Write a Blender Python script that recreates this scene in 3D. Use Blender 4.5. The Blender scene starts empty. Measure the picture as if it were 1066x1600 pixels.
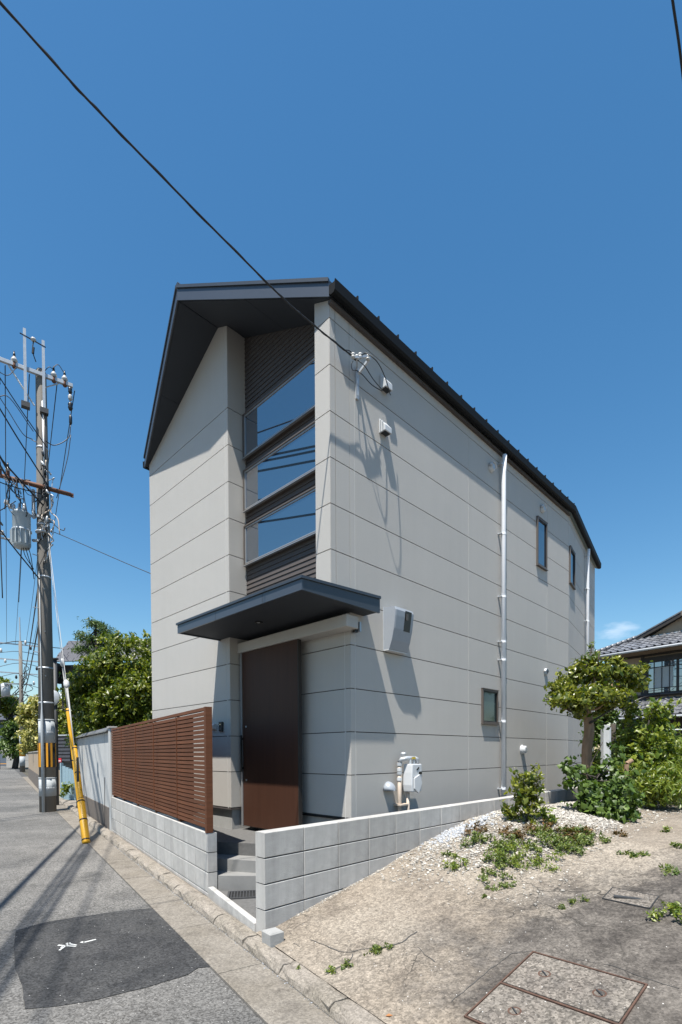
import bpy, math, random
import numpy as np
from mathutils import Vector, Matrix, noise
random.seed(7); rng = np.random.default_rng(11)
scn = bpy.context.scene
R = math.radians

# ------------------------------------------------------------------ camera
H, FPX, CYP, PITCH, ROLL = 1.45, 781.27, 1191.5, R(1.1), R(-.2915)
cam_d = bpy.data.cameras.new('camera'); cam = bpy.data.objects.new('camera', cam_d)
scn.collection.objects.link(cam); scn.camera = cam
cam_d.sensor_fit = 'AUTO'; cam_d.sensor_width = 36; cam_d.lens = FPX/1600*36
cam_d.shift_y = (CYP-800)/1600; cam_d.shift_x = 0
cam_d.clip_start = .05; cam_d.clip_end = 3000
cam.matrix_world = Matrix.Translation((0, 0, H)) @ Matrix.Rotation(R(90)-PITCH, 4, 'X') @ Matrix.Rotation(ROLL, 4, 'Z')

# ------------------------------------------------------------------ light
YAW = R(44.6308)
UR = np.array([math.sin(YAW), math.cos(YAW)]); UL = np.array([-math.cos(YAW), math.sin(YAW)])
CX, CY = -.0927, 5.0376
lt = np.array([*(UR+.44*UL), -2.581]); lt /= np.linalg.norm(lt)
sun_el = math.asin(-lt[2]); sun_rot = math.atan2(-lt[0], -lt[1])
world = bpy.data.worlds.new('World'); scn.world = world; world.use_nodes = True
nt = world.node_tree; nt.nodes.clear()
wo = nt.nodes.new('ShaderNodeOutputWorld'); bg = nt.nodes.new('ShaderNodeBackground')
sky = nt.nodes.new('ShaderNodeTexSky'); sky.sky_type = 'NISHITA'; sky.sun_disc = False
sky.sun_elevation = sun_el; sky.sun_rotation = sun_rot; sky.altitude = 0
sky.air_density = 1.25; sky.dust_density = .5; sky.ozone_density = 3.0
bg.inputs['Strength'].default_value = .082
SKY_ROUTE = (nt, sky, bg, wo)
sun_d = bpy.data.lights.new('sun', 'SUN'); sun = bpy.data.objects.new('sun', sun_d); scn.collection.objects.link(sun)
sun_d.energy = 5.0; sun_d.angle = R(.53); sun_d.color = (1, .95, .87)
sun.rotation_mode = 'QUATERNION'; sun.rotation_quaternion = Vector(lt).to_track_quat('-Z', 'Y'); sun.location = (0, -5, 20)
scn.view_settings.view_transform = 'Standard'; scn.view_settings.look = 'None'
scn.view_settings.exposure = .90; scn.view_settings.gamma = 1; scn.view_settings.use_curve_mapping = False

# ------------------------------------------------------------------ helpers: measuring rays
def ray(x, y):
    xr = (x-533)/FPX; yr = (CYP-y)/FPX
    X = xr*math.cos(ROLL)-yr*math.sin(ROLL); yc = xr*math.sin(ROLL)+yr*math.cos(ROLL)
    return np.array([X, yc*math.sin(PITCH)+math.cos(PITCH), yc*math.cos(PITCH)-math.sin(PITCH)])
def G(x, y, z=0.):
    d = ray(x, y); k = (z-H)/d[2]; return np.array([d[0]*k, d[1]*k, z])
def D(x, y, Y):
    d = ray(x, y); k = Y/d[1]; return np.array([d[0]*k, Y, H+d[2]*k])
def L2W(s, t, z): return np.array([CX+s*UR[0]+t*UL[0], CY+s*UR[1]+t*UL[1], z])
def W2L(X, Y):
    q = np.array([X-CX, Y-CY]); return q@UR, q@UL

# ------------------------------------------------------------------ helpers: materials
AF = .87      # all measured colours are scaled to true albedo by this factor
def newmat(name):
    m = bpy.data.materials.new(name); m.use_nodes = True; n = m.node_tree.nodes
    return m, m.node_tree, n['Principled BSDF']
def pm(name, col, rough=.7, var=.12, scale=6., bump=0., bscale=60., metal=0., spec=.5, col2=None, patch=None, stretch=None, island=0., streak=0.):
    """colour with two scales of mottling, optional second colour in blotches, fine bump"""
    m, t, b = newmat(name); N = t.nodes.new; lk = t.links.new; col = tuple(np.array(col)*AF); col2 = None if col2 is None else tuple(np.array(col2)*AF)
    b.inputs['Roughness'].default_value = rough; b.inputs['Metallic'].default_value = metal
    b.inputs['Specular IOR Level'].default_value = spec
    tc = N('ShaderNodeTexCoord'); src = tc.outputs['Object']
    if stretch:
        mp = N('ShaderNodeMapping'); mp.inputs['Scale'].default_value = stretch; lk(src, mp.inputs[0]); src = mp.outputs[0]
    n1 = N('ShaderNodeTexNoise'); n1.inputs['Scale'].default_value = scale; n1.inputs['Detail'].default_value = 8; n1.inputs['Roughness'].default_value = .65
    lk(src, n1.inputs['Vector'])
    cr = N('ShaderNodeValToRGB'); lk(n1.outputs['Fac'], cr.inputs[0])
    c = np.array(col); cr.color_ramp.elements[0].position = .3; cr.color_ramp.elements[1].position = .7
    cr.color_ramp.elements[0].color = (*np.clip(c*(1-var), 0, 1), 1); cr.color_ramp.elements[1].color = (*np.clip(c*(1+var), 0, 1), 1)
    out = cr.outputs[0]
    if col2 is not None:
        n2 = N('ShaderNodeTexNoise'); n2.inputs['Scale'].default_value = patch or 1.2; n2.inputs['Detail'].default_value = 9; n2.inputs['Roughness'].default_value = .7
        lk(src, n2.inputs['Vector'])
        r2 = N('ShaderNodeValToRGB'); r2.color_ramp.elements[0].position = .48; r2.color_ramp.elements[1].position = .62; lk(n2.outputs['Fac'], r2.inputs[0])
        mx = N('ShaderNodeMix'); mx.data_type = 'RGBA'; lk(r2.outputs[0], mx.inputs[0]); lk(out, mx.inputs[6]); mx.inputs[7].default_value = (*col2, 1); out = mx.outputs[2]
    if island:
        g = N('ShaderNodeNewGeometry'); oi = N('ShaderNodeObjectInfo'); ad = N('ShaderNodeMath'); ad.operation = 'ADD'
        lk(g.outputs['Random Per Island'], ad.inputs[0]); lk(oi.outputs['Random'], ad.inputs[1])
        fr = N('ShaderNodeMath'); fr.operation = 'FRACT'; lk(ad.outputs[0], fr.inputs[0])
        mr = N('ShaderNodeMapRange'); mr.inputs['To Min'].default_value = 1-island; mr.inputs['To Max'].default_value = 1+island; lk(fr.outputs[0], mr.inputs[0])
        vm = N('ShaderNodeVectorMath'); vm.operation = 'SCALE'; lk(out, vm.inputs[0]); lk(mr.outputs[0], vm.inputs['Scale']); out = vm.outputs[0]
    if streak:
        mp2 = N('ShaderNodeMapping'); mp2.inputs['Scale'].default_value = (7, 7, .35); g3 = N('ShaderNodeNewGeometry'); lk(g3.outputs['Position'], mp2.inputs[0])
        n4 = N('ShaderNodeTexNoise'); n4.inputs['Scale'].default_value = 1; n4.inputs['Detail'].default_value = 7; n4.inputs['Roughness'].default_value = .7; lk(mp2.outputs[0], n4.inputs['Vector'])
        m4 = N('ShaderNodeMapRange'); m4.inputs['From Min'].default_value = .3; m4.inputs['From Max'].default_value = .7; m4.inputs['To Min'].default_value = 1-streak; m4.inputs['To Max'].default_value = 1+streak*.6; lk(n4.outputs['Fac'], m4.inputs[0])
        v4 = N('ShaderNodeVectorMath'); v4.operation = 'SCALE'; lk(out, v4.inputs[0]); lk(m4.outputs[0], v4.inputs['Scale']); out = v4.outputs[0]
    lk(out, b.inputs['Base Color'])
    if bump:
        n3 = N('ShaderNodeTexNoise'); n3.inputs['Scale'].default_value = bscale; n3.inputs['Detail'].default_value = 4; lk(src, n3.inputs['Vector'])
        bp = N('ShaderNodeBump'); bp.inputs['Strength'].default_value = bump; bp.inputs['Distance'].default_value = .004
        lk(n3.outputs['Fac'], bp.inputs['Height']); lk(bp.outputs[0], b.inputs['Normal'])
    return m
def leafmat(name, c1, c2, rough=.35, trans=.25):
    m, t, b = newmat(name); N = t.nodes.new; lk = t.links.new
    g = N('ShaderNodeNewGeometry'); cr = N('ShaderNodeValToRGB'); lk(g.outputs['Random Per Island'], cr.inputs[0])
    cr.color_ramp.elements[0].color = (*c1, 1); cr.color_ramp.elements[1].color = (*c2, 1)
    b.inputs['Roughness'].default_value = rough; b.inputs['Specular IOR Level'].default_value = .55
    lk(cr.outputs[0], b.inputs['Base Color'])
    tr = N('ShaderNodeBsdfTranslucent'); vm = N('ShaderNodeVectorMath'); vm.operation = 'MULTIPLY'; vm.inputs[1].default_value = (1.6, 1.7, .7)
    lk(cr.outputs[0], vm.inputs[0]); lk(vm.outputs[0], tr.inputs[0])
    ms = N('ShaderNodeMixShader'); ms.inputs[0].default_value = trans; lk(b.outputs[0], ms.inputs[1]); lk(tr.outputs[0], ms.inputs[2])
    lk(ms.outputs[0], t.nodes['Material Output'].inputs[0]); return m
def glassmat(name, col, rough=.02, ior=2.1):
    m, t, b = newmat(name); b.inputs['Base Color'].default_value = (*col, 1); b.inputs['Roughness'].default_value = rough
    b.inputs['IOR'].default_value = ior; return m

M = {}
M['siding'] = pm('siding', (.465, .447, .418), .62, .03, 1.3, .9, 170, island=.028, streak=.02)
M['sealant'] = pm('sealant', (.66, .65, .63), .6, .03)
M['joint'] = pm('joint_backing', (.07, .07, .07), .9, .05)
M['navy'] = pm('roof_metal', (.034, .042, .054), .42, .08, 2, metal=.0, spec=.6)
M['navy_light'] = pm('fascia_metal', (.048, .058, .076), .38, .06, 2, spec=.7)
M['soffit'] = pm('soffit_board', (.026, .032, .042), .7, .06, 3)
M['gutter'] = pm('gutter_plastic', (.005, .006, .007), .65, .1, spec=.2)
M['lap'] = pm('dark_lap_siding', (.070, .060, .057), .7, .10, 9, .3, 90, stretch=(1, .2, 3))
M['alu'] = pm('aluminium', (.42, .43, .44), .35, .05, metal=.6)
M['frame_dark'] = pm('window_frame', (.10, .085, .075), .45, .06)
M['glass'] = glassmat('window_glass', (.014, .030, .052), .015, 3.8)
M['glass_green'] = glassmat('window_glass_frosted', (.02, .04, .04), .12, 1.7)
M['curtain'] = pm('curtain', (.42, .45, .44), .8, .06)
M['door'] = pm('door_wood', (.058, .025, .015), .55, .12, 3, .15, 60, stretch=(6, 6, .35), spec=.25)
M['black'] = pm('black_plastic', (.012, .012, .013), .35, .1)
M['white'] = pm('white_plastic', (.56, .58, .60), .4, .03)
M['pipe'] = pm('downpipe_plastic', (.82, .84, .88), .5, .03)
M['box'] = pm('meter_housing', (.30, .33, .37), .4, .03)
M['galv'] = pm('galvanised_steel', (.50, .53, .56), .42, .12, 12, metal=.35)
M['beigepipe'] = pm('beige_pipe', (.55, .46, .38), .6, .08, 20)
M['yellow'] = pm('guard_yellow', (.68, .36, .015), .4, .06, 5)
M['brass'] = pm('yellow_label', (.55, .40, .05), .5, .1)
M['found'] = pm('foundation_mortar', (.33, .33, .32), .85, .12, 8, .4, 80)
M['block'] = pm('concrete_block', (.455, .445, .425), .88, .12, 6, .8, 140, col2=(.33, .325, .31), patch=2.0, island=.11, streak=.16)
M['mortar'] = pm('mortar', (.07, .068, .065), .95, .15, 20)
M['slat'] = pm('wood_slat', (.130, .050, .024), .65, .26, 4, .2, 80, stretch=(.5, .5, 8), island=.14, spec=.2)
M['wallwhite'] = pm('white_plaster', (.50, .51, .505), .85, .06, 3, .3, 70, col2=(.40, .415, .42), patch=1.1, streak=.15)
M['brownbase'] = pm('brown_plinth', (.13, .11, .095), .9, .18, 7, .5, 60)
M['tile'] = pm('roof_tile', (.16, .165, .18), .35, .25, 3, spec=.6, island=.25)
M['tile_dark'] = pm('roof_shingle', (.06, .062, .075), .6, .2, 6)
M['beige'] = pm('beige_plaster', (.36, .28, .20), .9, .07, 2)
M['darkwood'] = pm('dark_timber', (.030, .024, .020), .6, .2, 8)
M['pole'] = pm('pole_concrete', (.17, .157, .14), .85, .12, 5, .3, 60, stretch=(3, 3, .4))
M['wrap'] = pm('pole_wrap', (.40, .43, .45), .75, .05)
M['orange'] = pm('orange_stripe', (.80, .36, .02), .5, .05)
M['armwood'] = pm('wooden_arm', (.16, .065, .032), .7, .25, 8, stretch=(3, 3, 3))
M['cable'] = pm('cable_sheath', (.012, .012, .014), .5, .1)
M['porcelain'] = pm('porcelain', (.50, .50, .49), .25, .05)
M['trafo'] = pm('transformer_paint', (.42, .47, .50), .4, .06, 4)
M['rope'] = pm('steel_strand', (.40, .40, .39), .5, .2, 60)
M['bark'] = pm('bark', (.27, .18, .115), .9, .3, 18, .8, 40, stretch=(1, 1, .25))
M['bark_dark'] = pm('dark_bark', (.05, .042, .035), .9, .3, 18, .8, 40)
M['bluewall'] = pm('blue_grey_wall', (.10, .125, .16), .8, .06)
M['bluesheet'] = pm('blue_sheet', (.25, .36, .42), .6, .2, 30)
M['greywall'] = pm('grey_wall', (.38, .37, .35), .9, .08)
M['red'] = pm('red_sign', (.65, .03, .05), .5, .05)
M['stone'] = pm('white_gravel', (.40, .375, .335), .9, .1, 30, island=.42)
M['stone_grey'] = pm('grey_gravel', (.36, .38, .41), .9, .1, 30, island=.3)
M['porch'] = pm('porch_concrete', (.115, .114, .112), .9, .18, 25, .5, 120)
M['step'] = pm('step_concrete', (.22, .22, .215), .85, .12, 6, .4, 90)
M['iron'] = pm('cast_iron', (.045, .047, .05), .6, .2, 30, .4, 90)
M['rust'] = pm('rusty_iron', (.085, .045, .030), .8, .35, 20, .4, 90)
M['paint'] = pm('white_road_paint', (.62, .62, .60), .8, .18, 40, .3, 200)
M['pot'] = pm('leaf_brown', (.35, .15, .05), .8, .2)
M['leaf_camphor'] = leafmat('leaf_camphor', (.035, .075, .008), (.20, .22, .022), .40, .35)
M['leaf_dark'] = leafmat('leaf_dark', (.016, .042, .006), (.10, .16, .022), .5, .25)
M['leaf_bright'] = leafmat('leaf_bright', (.05, .10, .010), (.20, .23, .025), .42)
M['leaf_tree'] = leafmat('leaf_tree', (.030, .062, .007), (.23, .24, .035), .33, .35)
M['leaf_yellow'] = leafmat('leaf_yellow', (.10, .13, .02), (.48, .42, .14), .5)
M['leaf_weed'] = leafmat('leaf_weed', (.035, .075, .010), (.15, .18, .03), .5)
M['leaf_red'] = leafmat('leaf_red', (.06, .05, .012), (.17, .09, .03), .5)

def ground_mat(name, base, light, dark, crack=.0, agg=.35, spots=0, dirt=None, crackscale=1.6, patch=.5, bump=.8, region=None, mott=.18):
    m, t, b = newmat(name); N = t.nodes.new; lk = t.links.new; base, light, dark = [tuple(np.array(q)*AF) for q in (base, light, dark)]
    b.inputs['Roughness'].default_value = .9; b.inputs['Specular IOR Level'].default_value = .25
    tc = N('ShaderNodeTexCoord'); P = tc.outputs['Object']
    def nz(s, d=8, r=.6):
        n = N('ShaderNodeTexNoise'); n.inputs['Scale'].default_value = s; n.inputs['Detail'].default_value = d; n.inputs['Roughness'].default_value = r; lk(P, n.inputs['Vector']); return n.outputs['Fac']
    def ramp(f, a, bb):
        r = N('ShaderNodeMapRange'); r.inputs['From Min'].default_value = a; r.inputs['From Max'].default_value = bb; lk(f, r.inputs[0]); return r.outputs[0]
    def mix(f, A, B):
        x = N('ShaderNodeMix'); x.data_type = 'RGBA'; lk(f, x.inputs[0])
        for i, v in ((6, A), (7, B)):
            if isinstance(v, tuple): x.inputs[i].default_value = (*v, 1)
            else: lk(v, x.inputs[i])
        return x.outputs[2]
    c = mix(ramp(nz(patch, 8, .65), .38, .62), base, light)
    c = mix(ramp(nz(patch*2.7+.3, 9, .7), .52, .70), c, dark)
    if dirt: c = mix(ramp(nz(.35, 6, .6), .47, .60), c, dirt)
    if region:
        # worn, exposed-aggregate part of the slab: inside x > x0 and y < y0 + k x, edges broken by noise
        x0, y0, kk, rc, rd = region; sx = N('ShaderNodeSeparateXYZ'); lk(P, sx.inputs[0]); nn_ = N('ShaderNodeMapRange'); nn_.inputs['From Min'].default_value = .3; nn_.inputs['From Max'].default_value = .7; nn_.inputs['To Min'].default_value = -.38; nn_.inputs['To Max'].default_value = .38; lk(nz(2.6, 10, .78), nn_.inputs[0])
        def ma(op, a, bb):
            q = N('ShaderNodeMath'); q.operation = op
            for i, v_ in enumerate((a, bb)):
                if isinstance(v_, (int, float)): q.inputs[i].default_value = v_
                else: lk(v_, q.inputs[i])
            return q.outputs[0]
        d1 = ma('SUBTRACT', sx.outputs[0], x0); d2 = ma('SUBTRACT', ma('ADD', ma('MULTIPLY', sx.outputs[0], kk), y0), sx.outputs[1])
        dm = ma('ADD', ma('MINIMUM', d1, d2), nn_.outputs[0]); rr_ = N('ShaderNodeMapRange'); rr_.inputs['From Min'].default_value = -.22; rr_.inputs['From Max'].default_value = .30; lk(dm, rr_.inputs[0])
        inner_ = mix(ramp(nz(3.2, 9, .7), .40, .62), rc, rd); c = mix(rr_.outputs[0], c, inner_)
    # aggregate
    v = N('ShaderNodeTexVoronoi'); v.inputs['Scale'].default_value = 95; lk(P, v.inputs['Vector'])
    sep = N('ShaderNodeSeparateColor'); lk(v.outputs['Color'], sep.inputs[0])
    mr = N('ShaderNodeMapRange'); mr.inputs['To Min'].default_value = 1-agg; mr.inputs['To Max'].default_value = 1+agg; lk(sep.outputs[0], mr.inputs[0])
    g2 = N('ShaderNodeMapRange'); g2.inputs['From Min'].default_value = .3; g2.inputs['From Max'].default_value = .7; g2.inputs['To Min'].default_value = 1-mott; g2.inputs['To Max'].default_value = 1+mott; lk(nz(28, 6, .7), g2.inputs[0])
    mu = N('ShaderNodeMath'); mu.operation = 'MULTIPLY'; lk(mr.outputs[0], mu.inputs[0]); lk(g2.outputs[0], mu.inputs[1])
    vs = N('ShaderNodeVectorMath'); vs.operation = 'SCALE'; lk(c, vs.inputs[0]); lk(mu.outputs[0], vs.inputs['Scale']); c = vs.outputs[0]
    if spots:
        v2 = N('ShaderNodeTexVoronoi'); v2.inputs['Scale'].default_value = 34; v2.inputs['Randomness'].default_value = 1; lk(P, v2.inputs['Vector'])
        s2 = N('ShaderNodeSeparateColor'); lk(v2.outputs['Color'], s2.inputs[0])
        a1 = N('ShaderNodeMath'); a1.operation = 'LESS_THAN'; a1.inputs[1].default_value = .11; lk(v2.outputs['Distance'], a1.inputs[0])
        a2 = N('ShaderNodeMath'); a2.operation = 'LESS_THAN'; a2.inputs[1].default_value = spots; lk(s2.outputs[1], a2.inputs[0])
        a3 = N('ShaderNodeMath'); a3.operation = 'MULTIPLY'; lk(a1.outputs[0], a3.inputs[0]); lk(a2.outputs[0], a3.inputs[1])
        c = mix(a3.outputs[0], c, (.55, .54, .52))
    hgt = v.outputs['Distance']
    if crack:
        wn = N('ShaderNodeTexNoise'); wn.inputs['Scale'].default_value = 3.0; wn.inputs['Detail'].default_value = 6; lk(P, wn.inputs['Vector'])
        ws = N('ShaderNodeVectorMath'); ws.operation = 'SCALE'; ws.inputs['Scale'].default_value = .45; lk(wn.outputs['Color'], ws.inputs[0])
        wa = N('ShaderNodeVectorMath'); wa.operation = 'ADD'; lk(P, wa.inputs[0]); lk(ws.outputs[0], wa.inputs[1])
        for sc, wd, st in ((crackscale, .010, crack), (crackscale*5, .030, crack*.6), (crackscale*17, .07, crack*.45)):
            vc = N('ShaderNodeTexVoronoi'); vc.feature = 'DISTANCE_TO_EDGE'; vc.inputs['Scale'].default_value = sc; lk(wa.outputs[0], vc.inputs['Vector'])
            cm = N('ShaderNodeMapRange'); cm.inputs['From Max'].default_value = wd; cm.inputs['To Min'].default_value = st; cm.inputs['To Max'].default_value = 0; lk(vc.outputs['Distance'], cm.inputs[0])
            km = N('ShaderNodeMath'); km.operation = 'MULTIPLY'; lk(cm.outputs[0], km.inputs[0]); lk(ramp(nz(.9, 5, .6), .46, .58), km.inputs[1])
            c = mix(km.outputs[0], c, (.035, .032, .028))
    lk(c, b.inputs['Base Color'])
    bp = N('ShaderNodeBump'); bp.inputs['Strength'].default_value = bump; bp.inputs['Distance'].default_value = .006; lk(nz(70, 5, .7), bp.inputs['Height'])
    lk(bp.outputs[0], b.inputs['Normal']); return m
M['asphalt'] = ground_mat('asphalt', (.112, .110, .106), (.180, .174, .164), (.082, .081, .079), .7, .48, .10, crackscale=3.2, patch=.42)
M['asphalt_dark'] = ground_mat('asphalt_patch', (.037, .038, .040), (.066, .066, .066), (.028, .029, .031), .25, .45, .10, patch=1.4)
M['gutterc'] = ground_mat('gutter_concrete', (.190, .170, .142), (.235, .214, .185), (.125, .112, .096), .35, .22, 0, crackscale=1.2, patch=1.5)
M['curbc'] = ground_mat('curb_concrete', (.235, .21, .175), (.28, .25, .215), (.14, .125, .105), .25, .25, 0, crackscale=4, patch=3)
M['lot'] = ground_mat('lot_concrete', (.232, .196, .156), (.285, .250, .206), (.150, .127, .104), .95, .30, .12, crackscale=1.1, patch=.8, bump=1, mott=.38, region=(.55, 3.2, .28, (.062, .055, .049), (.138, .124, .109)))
M['lid'] = ground_mat('lid_concrete', (.150, .132, .115), (.20, .18, .155), (.09, .082, .075), .6, .5, .35, crackscale=6, patch=2.5, bump=1, mott=.4)
M['soil'] = ground_mat('soil', (.075, .070, .055), (.10, .09, .07), (.05, .05, .04), 0, .3)

# ------------------------------------------------------------------ helpers: mesh
class MB:
    def __init__(self): self.v = []; self.f = []
    def add(self, vs, fs):
        n = len(self.v); self.v += [tuple(map(float, p)) for p in vs]; self.f += [tuple(n+i for i in f) for f in fs]; return self
    def box(self, x0, x1, y0, y1, z0, z1):
        vs = [(x, y, z) for z in (z0, z1) for y in (y0, y1) for x in (x0, x1)]
        return self.add(vs, [(0, 2, 3, 1), (4, 5, 7, 6), (0, 1, 5, 4), (2, 6, 7, 3), (0, 4, 6, 2), (1, 3, 7, 5)])
    def obox(self, o, ax, ay, az):
        """box from corner o along three vectors"""
        o, ax, ay, az = map(np.array, (o, ax, ay, az))
        vs = [o+i*ax+j*ay+k*az for k in (0, 1) for j in (0, 1) for i in (0, 1)]
        return self.add(vs, [(0, 2, 3, 1), (4, 5, 7, 6), (0, 1, 5, 4), (2, 6, 7, 3), (0, 4, 6, 2), (1, 3, 7, 5)])
    def prism(self, poly, off):
        off = np.array(off, float); n = len(poly); p = [np.array(q, float) for q in poly]
        vs = p+[q+off for q in p]
        return self.add(vs, [tuple(range(n))[::-1], tuple(range(n, 2*n))]+[(i, (i+1) % n, n+(i+1) % n, n+i) for i in range(n)])
    def loft(self, rings, cap=True):
        n = len(rings[0]); vs = [p for r in rings for p in r]; fs = []
        for k in range(len(rings)-1):
            for i in range(n): fs.append((k*n+i, k*n+(i+1) % n, (k+1)*n+(i+1) % n, (k+1)*n+i))
        if cap: fs += [tuple(range(n))[::-1], tuple((len(rings)-1)*n+i for i in range(n))]
        return self.add(vs, fs)
    def tube(self, pts, r, n=8, cap=True):
        pts = [np.array(p, float) for p in pts]; rr = r if hasattr(r, '__len__') else [r]*len(pts)
        rings = []
        for i, p in enumerate(pts):
            d = pts[min(i+1, len(pts)-1)]-pts[max(i-1, 0)]; d = d/(np.linalg.norm(d)+1e-9)
            a = np.cross(d, (0, 0, 1) if abs(d[2]) < .95 else (1, 0, 0)); a /= np.linalg.norm(a); b2 = np.cross(d, a)
            rings.append([p+rr[i]*(math.cos(2*math.pi*k/n)*a+math.sin(2*math.pi*k/n)*b2) for k in range(n)])
        return self.loft(rings, cap)
    def lathe(self, o, prof, axis=(0, 0, 1), n=16):
        o = np.array(o, float); ax = np.array(axis, float); ax /= np.linalg.norm(ax)
        a = np.cross(ax, (0, 0, 1) if abs(ax[2]) < .95 else (1, 0, 0)); a /= np.linalg.norm(a); b2 = np.cross(ax, a)
        return self.loft([[o+ax*h+max(r, 1e-4)*(math.cos(2*math.pi*k/n)*a+math.sin(2*math.pi*k/n)*b2) for k in range(n)] for r, h in prof])
    def build(self, name, mat, parent=None, smooth=False, origin=None, bevel=0):
        v = np.array(self.v)
        inv = None
        if parent is not None: inv = parent.get_inv if hasattr(parent, 'get_inv') else None
        if origin is not None: v = v-np.array(origin)
        me = bpy.data.meshes.new(name); me.from_pydata([tuple(p) for p in v], [], self.f); me.materials.append(M[mat] if isinstance(mat, str) else mat)
        if smooth: me.polygons.foreach_set('use_smooth', [True]*len(me.polygons))
        me.update()
        return link(name, me, parent, origin, bevel)
def link(name, me, parent=None, origin=None, bevel=0):
    o = bpy.data.objects.new(name, me); scn.collection.objects.link(o)
    if origin is not None: o.location = tuple(origin)
    if parent is not None: o.parent = parent
    if bevel:
        b = o.modifiers.new('bevel', 'BEVEL'); b.width = bevel; b.segments = 2; b.limit_method = 'ANGLE'
    return o
class RelMB(MB):
    """mesh given in world coordinates, built relative to an unrotated parent Empty"""
    def rel(self, name, mat, root, smooth=False, bevel=0, base=(0, 0, 0)):
        off = np.array(root.location)+np.array(base)
        self.v = [tuple(np.array(p)-off) for p in self.v]
        return self.build(name, mat, root, smooth, None, bevel)
def tag(o, label=None, cat=None, group=None, kind=None):
    if label: o['label'] = label
    if cat: o['category'] = cat
    if group: o['group'] = group
    if kind: o['kind'] = kind
    return o
def empty(name, loc=(0, 0, 0), rz=0., label=None, cat=None, group=None, kind=None):
    o = bpy.data.objects.new(name, None); scn.collection.objects.link(o); o.location = tuple(map(float, loc)); o.rotation_euler = (0, 0, rz); o.empty_display_size = .2
    return tag(o, label, cat, group, kind)
def clip(poly, a, b, c):
    """keep a*x+b*y<=c"""
    out = []
    for i in range(len(poly)):
        p, q = poly[i], poly[(i+1) % len(poly)]; dp = a*p[0]+b*p[1]-c; dq = a*q[0]+b*q[1]-c
        if dp <= 0: out.append(p)
        if dp*dq < 0:
            k = dp/(dp-dq); out.append((p[0]+k*(q[0]-p[0]), p[1]+k*(q[1]-p[1])))
    return out

# ------------------------------------------------------------------ sky with one small cloud near the horizon
def sky_nodes():
    nt, sky, bg, wo = SKY_ROUTE; N = nt.nodes.new; lk = nt.links.new
    tc = N('ShaderNodeTexCoord'); d = ray(957, 987); d /= np.linalg.norm(d)
    hs = N('ShaderNodeHueSaturation'); hs.inputs['Saturation'].default_value = 1.28; hs.inputs['Hue'].default_value = .494; lk(sky.outputs[0], hs.inputs['Color'])
    sub = N('ShaderNodeVectorMath'); sub.operation = 'SUBTRACT'; sub.inputs[1].default_value = tuple(d); lk(tc.outputs['Generated'], sub.inputs[0])
    sc = N('ShaderNodeVectorMath'); sc.operation = 'MULTIPLY'; sc.inputs[1].default_value = (17, 17, 62); lk(sub.outputs[0], sc.inputs[0])
    ln = N('ShaderNodeVectorMath'); ln.operation = 'LENGTH'; lk(sc.outputs[0], ln.inputs[0])
    mp = N('ShaderNodeVectorMath'); mp.operation = 'MULTIPLY'; mp.inputs[1].default_value = (26, 26, 70); lk(tc.outputs['Generated'], mp.inputs[0])
    nz = N('ShaderNodeTexNoise'); nz.inputs['Scale'].default_value = 1; nz.inputs['Detail'].default_value = 6; lk(mp.outputs[0], nz.inputs['Vector'])
    a = N('ShaderNodeMapRange'); a.inputs['From Min'].default_value = 1.25; a.inputs['From Max'].default_value = 0; a.inputs['To Max'].default_value = .55; lk(ln.outputs['Value'], a.inputs[0])
    s = N('ShaderNodeMath'); s.operation = 'ADD'; lk(a.outputs[0], s.inputs[0]); lk(nz.outputs['Fac'], s.inputs[1])
    m2 = N('ShaderNodeMapRange'); m2.inputs['From Min'].default_value = .72; m2.inputs['From Max'].default_value = 1.1; m2.inputs['To Max'].default_value = .6; lk(s.outputs[0], m2.inputs[0])
    g = N('ShaderNodeMath'); g.operation = 'GREATER_THAN'; g.inputs[1].default_value = 0; lk(a.outputs[0], g.inputs[0])
    k = N('ShaderNodeMath'); k.operation = 'MULTIPLY'; lk(m2.outputs[0], k.inputs[0]); lk(g.outputs[0], k.inputs[1])
    mx = N('ShaderNodeMix'); mx.data_type = 'RGBA'; lk(k.outputs[0], mx.inputs[0]); lk(hs.outputs[0], mx.inputs[6]); mx.inputs[7].default_value = (6.0, 6.9, 8.0, 1)
    lk(mx.outputs[2], bg.inputs['Color']); lk(bg.outputs[0], wo.inputs['Surface'])
sky_nodes()

# ================================================================== GROUND
DS = np.array([-.563, .826]); DS /= np.linalg.norm(DS); NS = np.array([DS[1], -DS[0]])   # along the street / towards the lot
P0 = np.array([-.75, 3.72])
def st(w, v): return P0+DS*w+NS*v
def lotz(x, y):
    v = (np.array([x, y])-P0)@NS
    return .05+.60*min(1, max(0, v/3.1))
def lot_pt(px, py, dz=0):
    z = .1
    for _ in range(60): g = G(px, py, z-0); z = .6*z+.4*(lotz(g[0], g[1]))
    return np.array([g[0], g[1], z+dz])
b = MB(); b.add([(-1500, -1500, -.03), (1500, -1500, -.03), (1500, 1500, -.03), (-1500, 1500, -.03)], [(0, 1, 2, 3)])
tag(b.build('terrain', 'soil'), kind='structure')
def quad_sheet(name, a0, a1, b0, b1, z, mat, n=1):
    c = [st(a0, b0), st(a0, b1), st(a1, b1), st(a1, b0)]
    m = MB(); m.add([(p[0], p[1], z) for p in c][::-1], [(0, 1, 2, 3)])
    return tag(m.build(name, mat), kind='structure')
quad_sheet('street', -25, 140, -60, -.318, 0, 'asphalt')
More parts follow.
